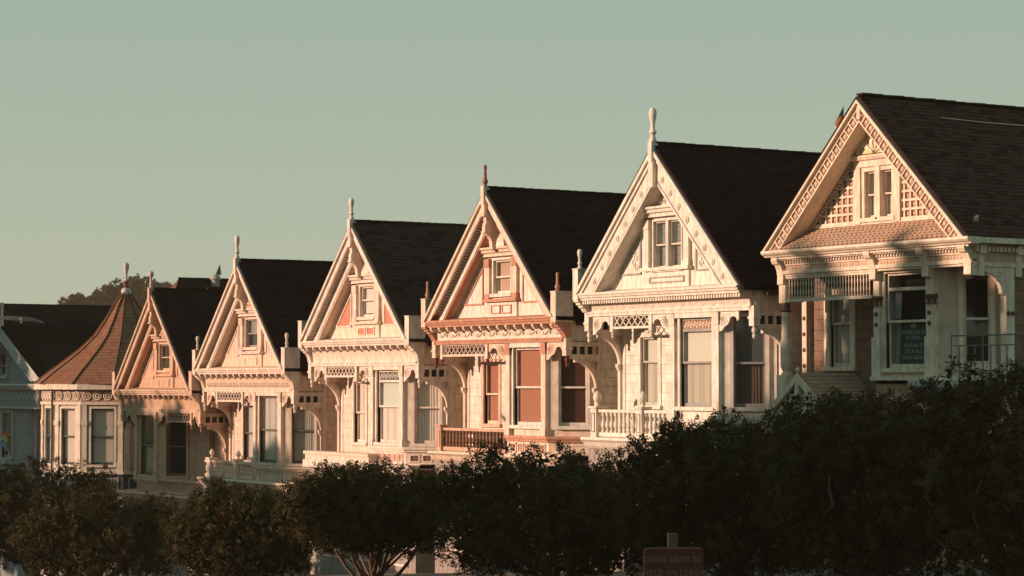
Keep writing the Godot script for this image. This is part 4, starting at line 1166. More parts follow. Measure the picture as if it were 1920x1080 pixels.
# ---------------------------------------------------------------- far left house, mostly out of frame
func left_house(at: Vector3, ground: float) -> Node3D:
	var H := thing("grey_house", "blue-grey gabled house in shade at the left edge with rainbow flag in window", "house", at)
	var wallm := paint(0.28, 0.29, 0.30); var trim := paint(0.48, 0.46, 0.43)
	var gv := ground - at.y
	var hw := 4.5; var h := 2.15
	var rng := RandomNumberGenerator.new(); rng.seed = 11
	# big roof behind the front gable
	var b := MB.new()
	var rt := at.y
	b.extz(P([[-9.3, -0.1], [4.9, -0.16], [4.95, -0.1], [-2.2, 3.2]]), -6.6, -0.52); var rf := put(b, "main_roof", shingle_mat(0.036, 0.02, 0.02), H)
	b = MB.new(); shingles(b, Vector3(4.96, -0.09, -0.52), Vector3(0, 0, -6.05), Vector3(-7.15, 3.3, 0), 0.16, 0.4, rng, 0.7, 1.3); put(b, "shingles", shingle_mat(0.04, 0.022, 0.022), rf, true)
	for s in [-1.0, 1.0]:
		b = MB.new(); b.extz(P([[s * (hw + 0.1), -0.1], [s * (hw + 0.12), 0.0], [0, h + 0.1], [0, h]]), -5.0, 0.1); put(b, "gable_roof", shingle_mat(0.014, 0.012, 0.01), H)
		rake("barge_board", trim, H, s, hw, h, 0.0, 0.09, -0.4, 0.12)
		rake("barge_board", trim, H, s, hw, h, 0.09, 0.42, -0.4, 0.06)
		rake("rake_trim", trim, H, s, hw, h, 0.42, 0.5, -0.4, 0.1)
	b = MB.new()
	for r in [[-9.0, -1.5, -1.0, 9.0], [-0.55, 9.0, -1.0, 9.0], [-1.5, -0.55, -1.0, 0.2], [-1.5, -0.55, 1.1, 9.0]]:
		for q in Geometry2D.intersect_polygons(P([[-hw + 0.2, -0.15], [hw - 0.2, -0.15], [0, h - 0.2]]), P([[r[0], r[2]], [r[1], r[2]], [r[1], r[3]], [r[0], r[3]]])):
			b.extz(q, -0.5, -0.4)
	put(b, "gable_wall", wallm, H)
	window(H, front_t(-1.02, 0.2, -0.4), 0.9, 0.9, {"trim": trim, "casing": 0.14, "proud": 0.06})
	turned([[0.08, 0.0], [0.06, 0.5], [0.06, 0.85], [0.08, 0.9], [0.07, 1.0], [0.0, 1.02]], "finial", paint(0.62, 0.52, 0.44), H, Vector3(0, h, 0.05))
	b = MB.new(); b.extu(P([[-0.5, -0.1], [0.1, -0.1], [0.14, -0.16], [0.06, -0.26], [0.0, -0.34], [-0.5, -0.34]]), -hw, 3.7); put(b, "cornice", trim, H)
	bx("frieze", wallm, H, -hw, 3.6, -1.0, -0.34, -0.6, -0.1)
	b = MB.new()
	for k in 14:
		var c := -2.6 + k * 0.47; var ps := []; var rs := []
		for j in 8:
			var a := PI * j / 7.0
			ps.append(Vector3(c - cos(a) * 0.21, -0.5 - sin(a) * 0.25, -0.09)); rs.append(0.03)
		b.tube(ps, rs, 5)
	put(b, "frieze_swags", trim, H, true)
	bx("frieze_moulding", trim, H, -hw, 3.6, -1.08, -1.0, -0.4, -0.02)
	# bay window with the flag, and the side window
	wall("front_wall", H, front_t(0, 0, -0.3), -hw, 2.0, gv - 1.0, -1.0, [[-0.75, 0.38, -3.05, -1.25]], wallm, 0.1)
	window(H, front_t(-0.185, -3.05, -0.3), 1.13, 1.8, {"trim": trim, "casing": 0.14, "proud": 0.05, "rail": 0.05, "mid": 0.5})
	var t45 := face_t(50, Vector3(2.42, 0, -0.8))
	wall("front_wall", H, t45, -0.65, 0.65, gv - 1.0, -1.0, [[-0.25, 0.25, -3.05, -1.25]], wallm, 0.1)
	window(H, t45 * Transform3D(Basis.IDENTITY, Vector3(0, -3.05, 0)), 0.5, 1.8, {"trim": trim, "casing": 0.1, "proud": 0.05})
	bx("front_wall", wallm, H, 2.8, 3.6, gv - 1.0, -1.0, -1.5, -1.35)
	bx("corner_post", trim, H, 3.35, 3.58, gv, -1.0, -0.6, -0.3)
	bx("side_body", wallm, H, 3.5, 3.6, gv - 1.0, -1.0, -14, -1.35)
	bx("side_body", wallm, H, -hw, -hw + 0.1, gv - 1.0, -1.0, -14, -0.4)
	bx("sill_course", trim, H, -hw, 2.1, -3.3, -3.15, -0.3, -0.1)
	return H

# ---------------------------------------------------------------- trees
func leaf(b: MB, p: Vector3, nrm: Vector3, sz: float, rng: RandomNumberGenerator) -> void:
	var d := Vector3(rng.randfn(), rng.randfn(), rng.randfn()).normalized()
	var x := nrm.cross(d).normalized()
	if x.length() < 0.5: return
	var y := nrm.cross(x)
	var l := sz * rng.randf_range(0.7, 1.3); var w := l * 0.5
	b.quad(p - y * l * 0.5, p + x * w * 0.5 + nrm * w * 0.15, p + y * l * 0.5, p - x * w * 0.5 + nrm * w * 0.15)
# crown of clumps: list of lobes [centre, radii]; leaves sit on twig clumps at the lobe surfaces
func crown(lobes: Array, clumps: int, per: int, sz: float, rng: RandomNumberGenerator, base: Color, spread := 0.26, core := 0) -> ArrayMesh:
	var b := MB.new()
	var tot := 0.0
	for lo in lobes: tot += lo[1].x * lo[1].z + lo[1].y * lo[1].x
	for lo in lobes:
		var c: Vector3 = lo[0]; var r: Vector3 = lo[1]
		var n := int(clumps * (r.x * r.z + r.y * r.x) / tot)
		for k in n:
			var d := Vector3(rng.randfn(), rng.randfn() + 0.15, rng.randfn()).normalized()
			var rad := pow(rng.randf(), 0.2)
			var cc := c + d * r * rad
			var g := rng.randf_range(0.65, 1.4)
			var warm := rng.randf_range(0.85, 1.3)
			var tw := (d + Vector3(rng.randfn(), rng.randfn() + 0.7, rng.randfn()) * 0.5).normalized()
			for j in per:
				var f := rng.randf()
				var off := Vector3(rng.randfn(), rng.randfn(), rng.randfn()) * spread * 0.34 * (1.0 - 0.6 * f)
				off += tw * (f * 1.1 - 0.2) * spread
				b.col = Color(base.r * g * warm, base.g * g, base.b * g) * rng.randf_range(0.8, 1.2)
				b.col.a = 1
				leaf(b, cc + off, (d + Vector3(rng.randfn(), rng.randfn() + 0.3, rng.randfn()) * 0.7).normalized(), sz, rng)
	for lo in lobes:          # leafy heart of each lobe
		for k in core:
			var d := Vector3(rng.randfn(), rng.randfn(), rng.randfn()).normalized()
			b.col = Color(base.r, base.g, base.b) * rng.randf_range(0.6, 1.1); b.col.a = 1
			leaf(b, lo[0] + d * lo[1] * pow(rng.randf(), 0.5) * 0.86, (d + Vector3(rng.randfn(), rng.randfn(), rng.randfn()) * 0.6).normalized(), sz * 3.2, rng)
	b.col = Color.WHITE
	return b.mesh()
func limb(b: MB, a: Vector3, e: Vector3, r0: float, r1: float, rng: RandomNumberGenerator, bend := 0.12) -> void:
	var pts := []; var rr := []
	var d := e - a
	var o := Vector3(rng.randfn(), rng.randfn() * 0.4, rng.randfn()) * bend * d.length()
	for k in 7:
		var f := k / 6.0
		pts.append(a + d * f + o * sin(f * PI) + Vector3(rng.randfn(), rng.randfn(), rng.randfn()) * 0.012); rr.append(lerpf(r0, r1, f))
	b.tube(pts, rr, 7)
var bark: Material
func tree(called: String, label: String, group: String, at: Vector3, top: float, rx: float, ry: float, sd: int, o := {}) -> Node3D:
	var T := thing(called, label, "tree", at, group)
	var rng := RandomNumberGenerator.new(); rng.seed = sd
	var hgt := top - at.y
	var cy := hgt - ry
	var lobes := []
	var nl: int = o.get("lobes", 26)
	for k in nl:
		var a := k * 2.4 + rng.randf() * 0.6
		var yy := lerpf(-0.62, 0.6, k / float(nl - 1)) + rng.randf_range(-0.1, 0.1)
		var s := rng.randf_range(0.27, 0.4)
		var rad := sqrt(maxf(0.0, 1.0 - yy * yy)) - s * 0.85
		lobes.append([Vector3(cos(a) * rx * rad, cy + ry * yy, sin(a) * rx * rad), Vector3(rx * s, ry * s * 1.1, rx * s)])
	lobes.append([Vector3(0, cy + ry * 0.05, 0), Vector3(rx * 0.62, ry * 0.8, rx * 0.62)])
	var b := MB.new()
	var fork := Vector3(0, maxf(0.5, (cy - ry) * 0.75), 0)
	if o.has("stems"):      # several thin stems from one stool
		fork = Vector3(0, 0.12, 0)
		for k in int(o.stems):
			var a: float = TAU * k / float(o.stems) + rng.randf() * 0.5
			var st := MB.new()
			var e := Vector3(cos(a) * rx * rng.randf_range(0.35, 0.7), cy - ry * rng.randf_range(0.1, 0.5), sin(a) * rx * rng.randf_range(0.35, 0.7))
			limb(st, Vector3(cos(a) * 0.1, -0.2, sin(a) * 0.1), e, rng.randf_range(0.045, 0.07), 0.02, rng, 0.14)
			limb(st, e * 0.97 + Vector3(0, -0.02, 0), e + Vector3(rng.randfn() * 0.3, ry * 0.5, rng.randfn() * 0.3), 0.03, 0.01, rng, 0.1)
			put(st, "limb", bark, T)
	limb(b, Vector3(0, -0.3, 0), fork, o.get("girth", 0.13), o.get("girth", 0.13) * 0.8, rng, 0.03)
	var tr := put(b, "trunk", bark, T)
	for k in lobes.size():
		if k % o.get("limb_step", 3) != 0: continue
		b = MB.new()
		limb(b, fork + Vector3(0, -0.08, 0), lobes[k][0], o.get("girth", 0.13) * 0.5, 0.018, rng, 0.16)
		put(b, "limb", bark, T)
	var base: Color = o.get("leaf", Color(0.050, 0.040, 0.016))
	inst(crown(lobes, o.get("clumps", 1250), o.get("per", 60), o.get("size", 0.06), rng, base, o.get("spread", 0.2), o.get("core", 150)), "crown", leaf_mat(o.get("mat", "leaf"), 0.12), T)
	return T

const SKY_TOP := Color(0.44, 0.592, 0.585)
const SKY_HOR := Color(0.685, 0.70, 0.61)
const GULL := Vector3(-13.0, 1.6, 10.9)
const BACK := Vector3(-58.0, 4.98, -14.0)
const SIGN := Vector3(30.68, -1.4, 22.27)
const HILL := Vector3(-365.8, 12.8, -142.7)
var TREES := [[-23.3, 6.3, -2.36, 2.6, 1.8, "leafy street tree at the left edge before the grey house", 31, {"stems": 6, "girth": 0.08}], 
	[-17.7, 6.8, -3.0, 2.5, 1.45, "low dark street tree before the turret house", 32, {"stems": 6, "girth": 0.08}], 
	[-9.0, 6.4, -2.55, 2.05, 1.35, "sunlit-edged street tree before the pink house", 33, {"stems": 6, "girth": 0.08}], 
	[-2.0, 6.5, -1.82, 2.25, 1.12, "spreading street tree with pale bare limbs before the cream house", 34, {"girth": 0.07, "limb_step": 2, "stems": 9}], 
	[5.4, 6.5, -1.3, 2.55, 1.42, "broad dark street tree below the rust trimmed house", 35, {"clumps": 1600, "stems": 7, "girth": 0.08}], 
	[11.3, 6.6, -0.45, 2.0, 1.6, "dark street tree before the mint house balustrade", 36, {"clumps": 1400, "stems": 6, "girth": 0.08}], 
	[14.9, 6.4, 0.02, 2.0, 1.75, "dark street tree before the corner house entry", 37, {"clumps": 1400, "stems": 6, "girth": 0.08}], 
	[18.4, 6.5, 0.3, 2.1, 1.8, "tall dark street tree at the right edge", 38, {"clumps": 1400, "stems": 6, "girth": 0.08}]]
var SHADERS := [[3.2, 45, 0.3, 1.6, 4.0, 51], [6.2, 46, 3.3, 2.0, 6.0, 52], [9.5, 45, 3.8, 2.6, 6.2, 53], [14, 45, 4.0, 3.0, 6.2, 54], [19, 46, 4.0, 3.2, 6.2, 58], [-43.5, 50, 1.8, 4.2, 6.0, 55], [-50, 52, 2.0, 4.2, 6.0, 59], [-40.2, 49, -1.7, 2.0, 5.0, 60], [-28, 52, -3.0, 3.4, 3.4, 56], [-21, 50, -3.5, 2.6, 3.2, 57]]
var FAR := [[Vector3(-345.9, 10.5, -123.7), 2.0, 4.2], [Vector3(-360.8, 11.4, -131.6), 2.3, 4.8], [Vector3(-350.7, 10.5, -129.6), 2.4, 5.0], [Vector3(-361.8, 11.1, -136.1), 2.8, 5.9], [Vector3(-361.9, 12.5, -138.1), 2.4, 5.0], [Vector3(-332.4, 11.7, -127.1), 2.6, 5.5], [Vector3(-328.8, 11.6, -127.2), 2.8, 5.9], [Vector3(-370.1, 13.6, -146.8), 2.6, 5.5], [Vector3(-339.7, 11.5, -135.3), 2.7, 5.7], [Vector3(-337.6, 11.7, -136.1), 2.4, 5.0], [Vector3(-375.4, 14.2, -154.7), 2.3, 4.8], [Vector3(-347.8, 11.5, -144.2), 2.5, 5.2], [Vector3(-375.4, 10.0, -138.7), 2.6, 5.5], [Vector3(-354.7, 9.1, -134.2), 3.0, 6.3], [Vector3(-361.4, 9.8, -140.3), 3.2, 6.7], [Vector3(-334.7, 8.8, -132.2), 3.0, 6.3], [Vector3(-357.8, 9.6, -145.4), 3.0, 6.3]]

func ground_y(x: float) -> float:
	return -4.5 + 0.075 * minf(x, 20.0) + 0.05 * clampf(x - 20.0, 0.0, 25.0)
func text_plate(parent: Node, s: String, t: Transform3D, height: float, m: Material) -> void:
	var f := SystemFont.new(); f.font_names = PackedStringArray(["Droid Sans"])
	f.font_weight = 600
	var tm := TextMesh.new()
	tm.text = s; tm.font = f; tm.font_size = 64; tm.pixel_size = height / 46.0; tm.depth = 0.002
	tm.horizontal_alignment = HORIZONTAL_ALIGNMENT_CENTER; tm.vertical_alignment = VERTICAL_ALIGNMENT_CENTER
	inst(tm, "lettering", m, parent, t)
func strip(called: String, x0: float, x1: float, z0: float, z1: float, dy: float, th: float, m: Material) -> void:
	# a sheet that follows the slope of the street
	var b := MB.new()
	var n := int((x1 - x0) / 2.5)
	for i in n:
		var a := lerpf(x0, x1, i / float(n)); var c := lerpf(x0, x1, (i + 1) / float(n))
		var ya := ground_y(a) + dy; var yc := ground_y(c) + dy
		b.quad(Vector3(a, ya, z1), Vector3(c, yc, z1), Vector3(c, yc, z0), Vector3(a, ya, z0))
		if th > 0:
			b.quad(Vector3(a, ya - th, z1), Vector3(c, yc - th, z1), Vector3(c, yc, z1), Vector3(a, ya, z1))
			b.quad(Vector3(c, yc - th, z0), Vector3(a, ya - th, z0), Vector3(a, ya, z0), Vector3(c, yc, z0))
	put(b, called, m, self).set_meta("kind", "structure")

func _ready() -> void:
	# ---- camera
	var cam := Camera3D.new(); cam.name = "camera"
	cam.position = Vector3(44.4, 0.0, 32.5)
	cam.rotation_order = EULER_ORDER_YXZ
	cam.rotation = Vector3(atan2(175.0, 4300.0), deg_to_rad(57.3), 0)
	cam.fov = rad_to_deg(2.0 * atan(540.0 / 4300.0))
	cam.near = 0.1; cam.far = 3000.0
	add_child(cam); cam.current = true
	# ---- sky, exposure
	var we := WorldEnvironment.new(); we.name = "environment"
	var env := Environment.new()
	var sky := Sky.new()
	var sm := ProceduralSkyMaterial.new()
	sm.sky_top_color = SKY_TOP
	sm.sky_horizon_color = SKY_HOR
	sm.sky_curve = 0.16
	sm.ground_bottom_color = Color(0.10, 0.09, 0.08); sm.ground_horizon_color = Color(0.42, 0.40, 0.34)
	sm.ground_curve = 0.05
	sm.sun_angle_max = 0.0
	sky.sky_material = sm
	env.background_mode = Environment.BG_SKY; env.sky = sky
	env.background_energy_multiplier = 1.0
	env.tonemap_mode = Environment.TONE_MAPPER_LINEAR
	env.tonemap_exposure = 1.2
	env.sdfgi_enabled = true; env.ssao_enabled = true; env.ssil_enabled = true
	env.fog_enabled = true; env.fog_density = 0.0003; env.fog_light_color = Color(0.56, 0.50, 0.43)
	we.environment = env
	add_child(we)
	# ---- low sun from the front left
	var sun := DirectionalLight3D.new(); sun.name = "sun"
	var az := deg_to_rad(-20.0); var el := deg_to_rad(11.5)
	var sd := Vector3(sin(az) * cos(el), sin(el), cos(az) * cos(el))
	sun.light_color = Color(1.0, 0.845, 0.74); sun.light_energy = 1.6; sun.light_angular_distance = 0.5
	sun.shadow_enabled = true; sun.directional_shadow_max_distance = 200.0
	add_child(sun)
	sun.look_at_from_position(sd * 100.0, Vector3.ZERO, Vector3.UP)

	# ---- shared textures and meshes
	tex_grime = noise_tex(3, 0.014, 0.80, 1.03, false, 5)
	tex_fine = noise_tex(8, 0.08, 0.72, 1.0, false, 3)
	tex_bump = noise_tex(21, 0.05, 0, 1, true, 4, 3.0)
	var bb := MB.new()
	bb.extu(P([[0.0, 0.0], [0.014, 0.0], [0.022, 0.03], [0.022, 0.93], [0.010, 0.985], [0.0, 0.985]]), 0.0, 1.0)
	board_mesh = bb.mesh()
	bark = paint(0.22, 0.15, 0.11, 0.9, 3.0)

	# ---- ground, street, pavements
	var gm := paint(0.05, 0.055, 0.025, 0.95, 0.3)
	var b := MB.new()
	var xs := [-900.0, -300.0, -120.0, -60.0, -30.0, 0.0, 20.0, 45.0, 120.0, 400.0]
	for i in xs.size() - 1:
		var ya := ground_y(xs[i]) - 0.2; var yc := ground_y(xs[i + 1]) - 0.2
		if xs[i] < -70: ya = ground_y(-60) - 0.2
		if xs[i + 1] < -70: yc = ground_y(-60) - 0.2
		b.quad(Vector3(xs[i], ya, 400), Vector3(xs[i + 1], yc, 400), Vector3(xs[i + 1], yc, -900), Vector3(xs[i], ya, -900))
	put(b, "ground", gm, self).set_meta("kind", "structure")
	var conc := paint(0.15, 0.125, 0.10, 0.9, 0.6)
	strip("road", -100, 110, 9.0, 18.0, -0.12, 0.0, paint(0.05, 0.05, 0.05, 0.9, 0.8))
	strip("pavement", -100, 110, 0.6, 9.0, 0.0, 0.15, conc)
	strip("park_path", -100, 110, 18.0, 20.5, 0.0, 0.15, conc)

	# ---- houses
	var white := paint(0.80, 0.80, 0.78)
	var shade_white := flat(0.72, 0.68, 0.6)
	var dark_room := flat(0.02, 0.017, 0.015)
	# salmon house
	var c2 := paint(0.60, 0.38, 0.25); var t2 := paint(0.65, 0.43, 0.31); var s2 := paint(0.70, 0.43, 0.32)
	row_house({"name": "salmon_house", "label": "salmon painted gabled house beside the shingled turret", "x": -29.2, "y": -0.31, "ground": ground_y(-29), "seed": 2,
		"body": c2, "trim": t2, "accent": paint(0.66, 0.37, 0.25), "dark": paint(0.32, 0.17, 0.11), "side": paint(0.76, 0.45, 0.32), "board": s2, "roof": [0.042, 0.018, 0.019], "roof_var": [0.62, 1.4],
		"rake_style": "fret", "finial": [FINIAL_BALL, paint(0.72, 0.5, 0.42), 1.0, 1.0], "blocks": true,
		"pframe": t2, "pfield": c2, "gpfield": paint(0.68, 0.38, 0.26), "apron_style": "one", "gwin": {"trim": t2, "sash": t2, "casing": 0.05, "rail": 0.04, "curtain": flat(0.12, 0.1, 0.08), "curtain_span": [0.0, 1.0], "seed": 4},
		"frieze_style": "modillions", "nmod": 15, "frieze_bot": -0.65, "frieze": c2,
		"lattice": [0.62, 2.45], "lat_mat": t2, "brackets": [[0.34, 0.62, -1.0], [-2.42, 0.62, 1.0], [0.42, 0.5, 1.0], [3.1, 0.5, 1.0]].slice(0, 0) + [[-2.2, 0.8, 1.0], [-0.35, 0.82, -1.0], [3.12, 0.5, 1.0]],
		"bay": [-2.2, -0.3], "front_w": 1.15, "nwin": [2.2, 0.7, -3.0, -1.4], "nwin_o": {"trim": t2, "casing": 0.1, "curtain": flat(0.5, 0.3, 0.2)},
		"fwin": {"trim": t2, "sash": paint(0.25, 0.17, 0.12), "casing": 0.06, "blind": flat(0.55, 0.4, 0.26), "blind_span": [0.0, 0.5], "room": dark_room, "mid": 0.5}, "cwin": {"trim": t2, "sash": paint(0.2, 0.14, 0.1), "casing": 0.07, "room": dark_room},
		"rail": "cross", "railm": paint(0.62, 0.42, 0.32), "rail_top": -3.05, "apron_n": 9, "newels": [], "drop": paint(0.3, 0.16, 0.12)})
	# pink-cream house
	var c3 := paint(0.76, 0.545, 0.40); var t3 := paint(0.81, 0.62, 0.50); var s3 := c3
	var cur3 := flat(0.62, 0.58, 0.5)
	row_house({"name": "pink_house", "label": "pale pink gabled house with pierced balcony between the salmon and the cream house", "x": -22.42, "y": 0.4, "ground": ground_y(-22), "seed": 3,
		"body": c3, "trim": t3, "accent": paint(0.72, 0.55, 0.46), "dark": paint(0.45, 0.32, 0.26), "side": s3, "board": paint(0.74, 0.56, 0.44), "roof": [0.038, 0.0165, 0.018], "roof_var": [0.62, 1.4],
		"rake_style": "fret", "finial": [FINIAL_CLUB, t3, 1.0, 1.0], "block_finial": [FINIAL_CLUB, t3, 0.75, 0.62],
		"pframe": t3, "pfield": c3, "gpfield": paint(0.72, 0.50, 0.37), "apron_style": "one", "apex_lattice": true, "gwin": {"trim": t3, "sash": paint(0.35, 0.28, 0.24), "casing": 0.05, "rail": 0.04, "curtain": flat(0.35, 0.3, 0.25), "curtain_span": [0.45, 1.0], "seed": 5},
		"frieze_style": "modillions", "nmod": 15, "frieze_bot": -0.63, "frieze": paint(0.76, 0.55, 0.40), "relief": ["ring", 46, paint(0.80, 0.60, 0.45)],
		"lattice": [-2.2, -0.42], "brackets": [[-3.05, 0.62, -1.0], [0.42, 0.66, 1.0], [2.42, 0.7, -1.0]], "rays": paint(0.6, 0.32, 0.24),
		"bay": [0.42, 2.4], "front_w": 1.3, "nwin": [-1.95, 0.76, -3.0, -1.2], "nwin_o": {"trim": t3, "sash": paint(0.15, 0.12, 0.1), "casing": 0.1, "curtain": cur3, "seed": 7},
		"fwin": {"trim": t3, "sash": paint(0.16, 0.13, 0.11), "casing": 0.08, "curtain": cur3, "seed": 8}, "cwin": {"trim": t3, "sash": paint(0.12, 0.1, 0.09), "casing": 0.08, "curtain": flat(0.5, 0.46, 0.39), "seed": 10},
		"rail": "pierced", "railm": paint(0.78, 0.60, 0.48), "rail_top": -3.0, "newels": [-2.75, -0.75], "newel_frame": t3, "ball": t3, "ball_s": 0.75, "apron_n": 1, "apfield": c3})
	# cream and terracotta house
	var c4 := paint(0.82, 0.645, 0.51); var t4 := paint(0.84, 0.68, 0.57); var s4 := c4; var tc4 := paint(0.66, 0.24, 0.16)
	var cur4 := flat(0.86, 0.76, 0.66)
	row_house({"name": "cream_house", "label": "cream gabled house with terracotta gable panels and white curtains", "x": -14.78, "y": 1.2, "ground": ground_y(-15), "seed": 4,
		"body": c4, "trim": t4, "accent": paint(0.78, 0.60, 0.47), "dark": paint(0.5, 0.36, 0.28), "side": s4, "board": c4, "roof": [0.080, 0.044, 0.038], "roof_var": [0.5, 1.5],
		"rake_style": "fret", "finial": [FINIAL_CLUB, t4, 0.95, 0.85], "pframe": t4, "pfield": tc4, "gpfield": tc4, "apron_style": "two",
		"gwin": {"trim": t4, "casing": 0.05, "rail": 0.045, "blind": flat(0.8, 0.77, 0.7), "blind_span": [0.12, 1.0], "mid": 0.55},
		"frieze_style": "modillions", "nmod": 15, "frieze_bot": -0.64, "frieze": c4, "gutter": flat(0.16, 0.05, 0.04),
		"lattice": [-2.22, -0.45], "brackets": [[-3.05, 0.62, -1.0], [0.45, 0.66, 1.0], [2.4, 0.72, -1.0]], "rays": paint(0.62, 0.42, 0.32),
		"bay": [0.45, 2.38], "front_w": 1.32, "nwin": [-1.97, 0.74, -3.05, -1.2], "nwin_o": {"trim": t4, "casing": 0.1, "curtain": cur4, "seed": 3},
		"fwin": {"trim": t4, "casing": 0.08, "curtain": cur4, "curtain_span": [0.0, 0.5], "blind": flat(0.72, 0.74, 0.66), "blind_span": [0.5, 0.84], "transom": 0.85, "stained": [flat(0.06, 0.05, 0.045), flat(0.6, 0.55, 0.48)], "mid": 0.5, "seed": 2}, "cwin": {"trim": t4, "casing": 0.08, "curtain": cur4, "seed": 6},
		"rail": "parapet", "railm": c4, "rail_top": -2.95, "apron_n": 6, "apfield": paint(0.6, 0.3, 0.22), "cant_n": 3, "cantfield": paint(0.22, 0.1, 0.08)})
	# ivory and rust house
	var c5 := paint(0.81, 0.70, 0.59); var t5 := paint(0.81, 0.60, 0.46); var r5 := paint(0.56, 0.265, 0.17); var dk5 := paint(0.2, 0.05, 0.045)
	var sh5 := flat(0.47, 0.205, 0.125)
	row_house({"name": "rust_trim_house", "label": "ivory gabled house with rust brown trim, cornice and window shades", "x": -7.36, "y": 1.65, "ground": ground_y(-7), "seed": 5,
		"body": c5, "trim": t5, "accent": r5, "dark": dk5, "side": paint(0.86, 0.70, 0.54), "board": c5, "roof": [0.042, 0.018, 0.019], "roof_var": [0.62, 1.4],
		"rake_style": "fret", "rake_outer": t5, "barge": c5, "rake_inner": r5, "fret": paint(0.7, 0.55, 0.48), "king": t5, "finial": [FINIAL_SPIRE, paint(0.32, 0.09, 0.075), 1.0, 0.95], "block_finial": [FINIAL_SPIRE, r5, 0.95, 0.8],
		"gpil": t5, "gcap": r5, "hood": t5, "gsill": r5, "pframe": r5, "pfield": c5, "gpfield": c5, "apron_style": "two",
		"gwin": {"trim": c5, "casing": 0.06, "rail": 0.045, "blind": flat(0.62, 0.42, 0.32), "blind_span": [0.0, 1.0], "mid": 0.5},
		"frieze_style": "modillions", "nmod": 15, "frieze_bot": -0.53, "cornice": r5, "band": r5, "frieze": c5, "modillion": t5, "console": r5, "relief": ["swag", 10, paint(0.74, 0.58, 0.46)],
		"lattice": [-2.83, -0.6], "lat_mat": paint(0.66, 0.5, 0.42), "brackets": [[0.41, 0.86, 1.0], [2.35, 0.78, -1.0]], "rays": r5, "pil": t5, "pcap": r5, "drop": dk5,
		"bay": [0.41, 2.33], "front_w": 1.34, "glass_bot": -2.8, "nwin": [-1.9, 0.77, -2.82, -1.15], "nwin_o": {"trim": paint(0.74, 0.46, 0.35), "sash": t5, "casing": 0.12, "blind": sh5, "blind_span": [0.0, 1.0]},
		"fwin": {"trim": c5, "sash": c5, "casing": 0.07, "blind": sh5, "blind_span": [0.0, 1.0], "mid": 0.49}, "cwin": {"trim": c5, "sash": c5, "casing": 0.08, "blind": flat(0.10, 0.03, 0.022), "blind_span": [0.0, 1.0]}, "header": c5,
		"rail": "turned", "railm": paint(0.62, 0.38, 0.26), "balm": paint(0.22, 0.10, 0.065), "rail_n": 19, "rail_top": -2.93, "newels": [-2.95], "newel_frame": r5, "apron_n": 5, "apframe": c5, "apfield": r5, "cantfield": t5, "table": r5})
	# pale mint house
	var c6 := paint(0.80, 0.725, 0.63); var t6 := paint(0.82, 0.71, 0.60); var s6 := paint(0.70, 0.62, 0.53)
	row_house({"name": "pale_mint_house", "label": "pale mint white gabled house with rosette bargeboards and white balustrade", "x": 0.2, "y": 2.18, "ground": ground_y(0), "seed": 6,
		"body": c6, "trim": t6, "accent": paint(0.78, 0.62, 0.5), "dark": paint(0.3, 0.24, 0.2), "side": s6, "board": c6, "roof": [0.042, 0.018, 0.019], "roof_var": [0.62, 1.4], "hw": 3.3, "zw": -0.34,
		"rake_style": "rosette", "barge": paint(0.78, 0.68, 0.575), "pendant": false, "finial": [FINIAL_CLUB, t6, 1.15, 1.1], "block_finial": [FINIAL_CLUB, t6, 0.8, 0.66], "blocks": false,
		"pframe": paint(0.38, 0.34, 0.3), "pfield": c6, "gpfield": c6, "scrolls": true, "apex_lattice": true, "apron_style": "long", "gwin_double": true, "gwin_w": 1.16, "gwin_bot": 0.54, "gwin_top": 1.68,
		"gwin": {"trim": t6, "casing": 0.04, "rail": 0.035, "slats": flat(0.72, 0.72, 0.66), "slat_span": [0.0, 1.0], "mid": 0.5},
		"frieze_style": "dentils", "frieze_bot": -0.45, "frieze": paint(0.76, 0.64, 0.53), "relief": ["scroll", 30, paint(0.78, 0.66, 0.55)], "post": t6, "gcap": t6, "gsill": t6,
		"lattice": [-2.2, -0.7], "lat_cell": 0.125, "brackets": [[-3.1, 0.72, -1.0], [0.13, 0.72, 1.0], [2.04, 0.72, -1.0]], "rays": paint(0.5, 0.44, 0.38),
		"bay": [0.13, 2.04], "front_w": 1.24, "glass_bot": -2.78, "nwin": [-2.06, 0.74, -2.78, -1.08], "nwin_o": {"trim": t6, "sash": paint(0.5, 0.5, 0.45), "casing": 0.12, "curtain": flat(0.62, 0.58, 0.46), "curtain_span": [0.0, 0.64], "blind": flat(0.72, 0.7, 0.58), "blind_span": [0.62, 1.0], "mid": 0.64, "seed": 2},
		"fwin": {"trim": t6, "sash": paint(0.36, 0.33, 0.3), "casing": 0.08, "curtain": flat(0.6, 0.54, 0.43), "curtain_span": [0.0, 0.5], "blind": flat(0.74, 0.71, 0.58), "blind_span": [0.48, 0.86], "transom": 0.865, "stained": [flat(0.5, 0.22, 0.12), flat(0.72, 0.6, 0.45)], "mid": 0.5, "seed": 4},
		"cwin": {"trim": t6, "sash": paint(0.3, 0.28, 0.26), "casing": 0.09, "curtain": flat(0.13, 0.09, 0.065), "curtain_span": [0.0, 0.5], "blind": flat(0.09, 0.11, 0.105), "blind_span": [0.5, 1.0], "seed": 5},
		"rail": "turned", "railm": t6, "balm": t6, "rail_n": 17, "rail_top": -2.88, "newels": [-2.98, -1.05], "newel_frame": paint(0.25, 0.23, 0.21), "ball": t6, "apron_n": 2, "apfield": c6, "apframe": paint(0.3, 0.28, 0.26)})
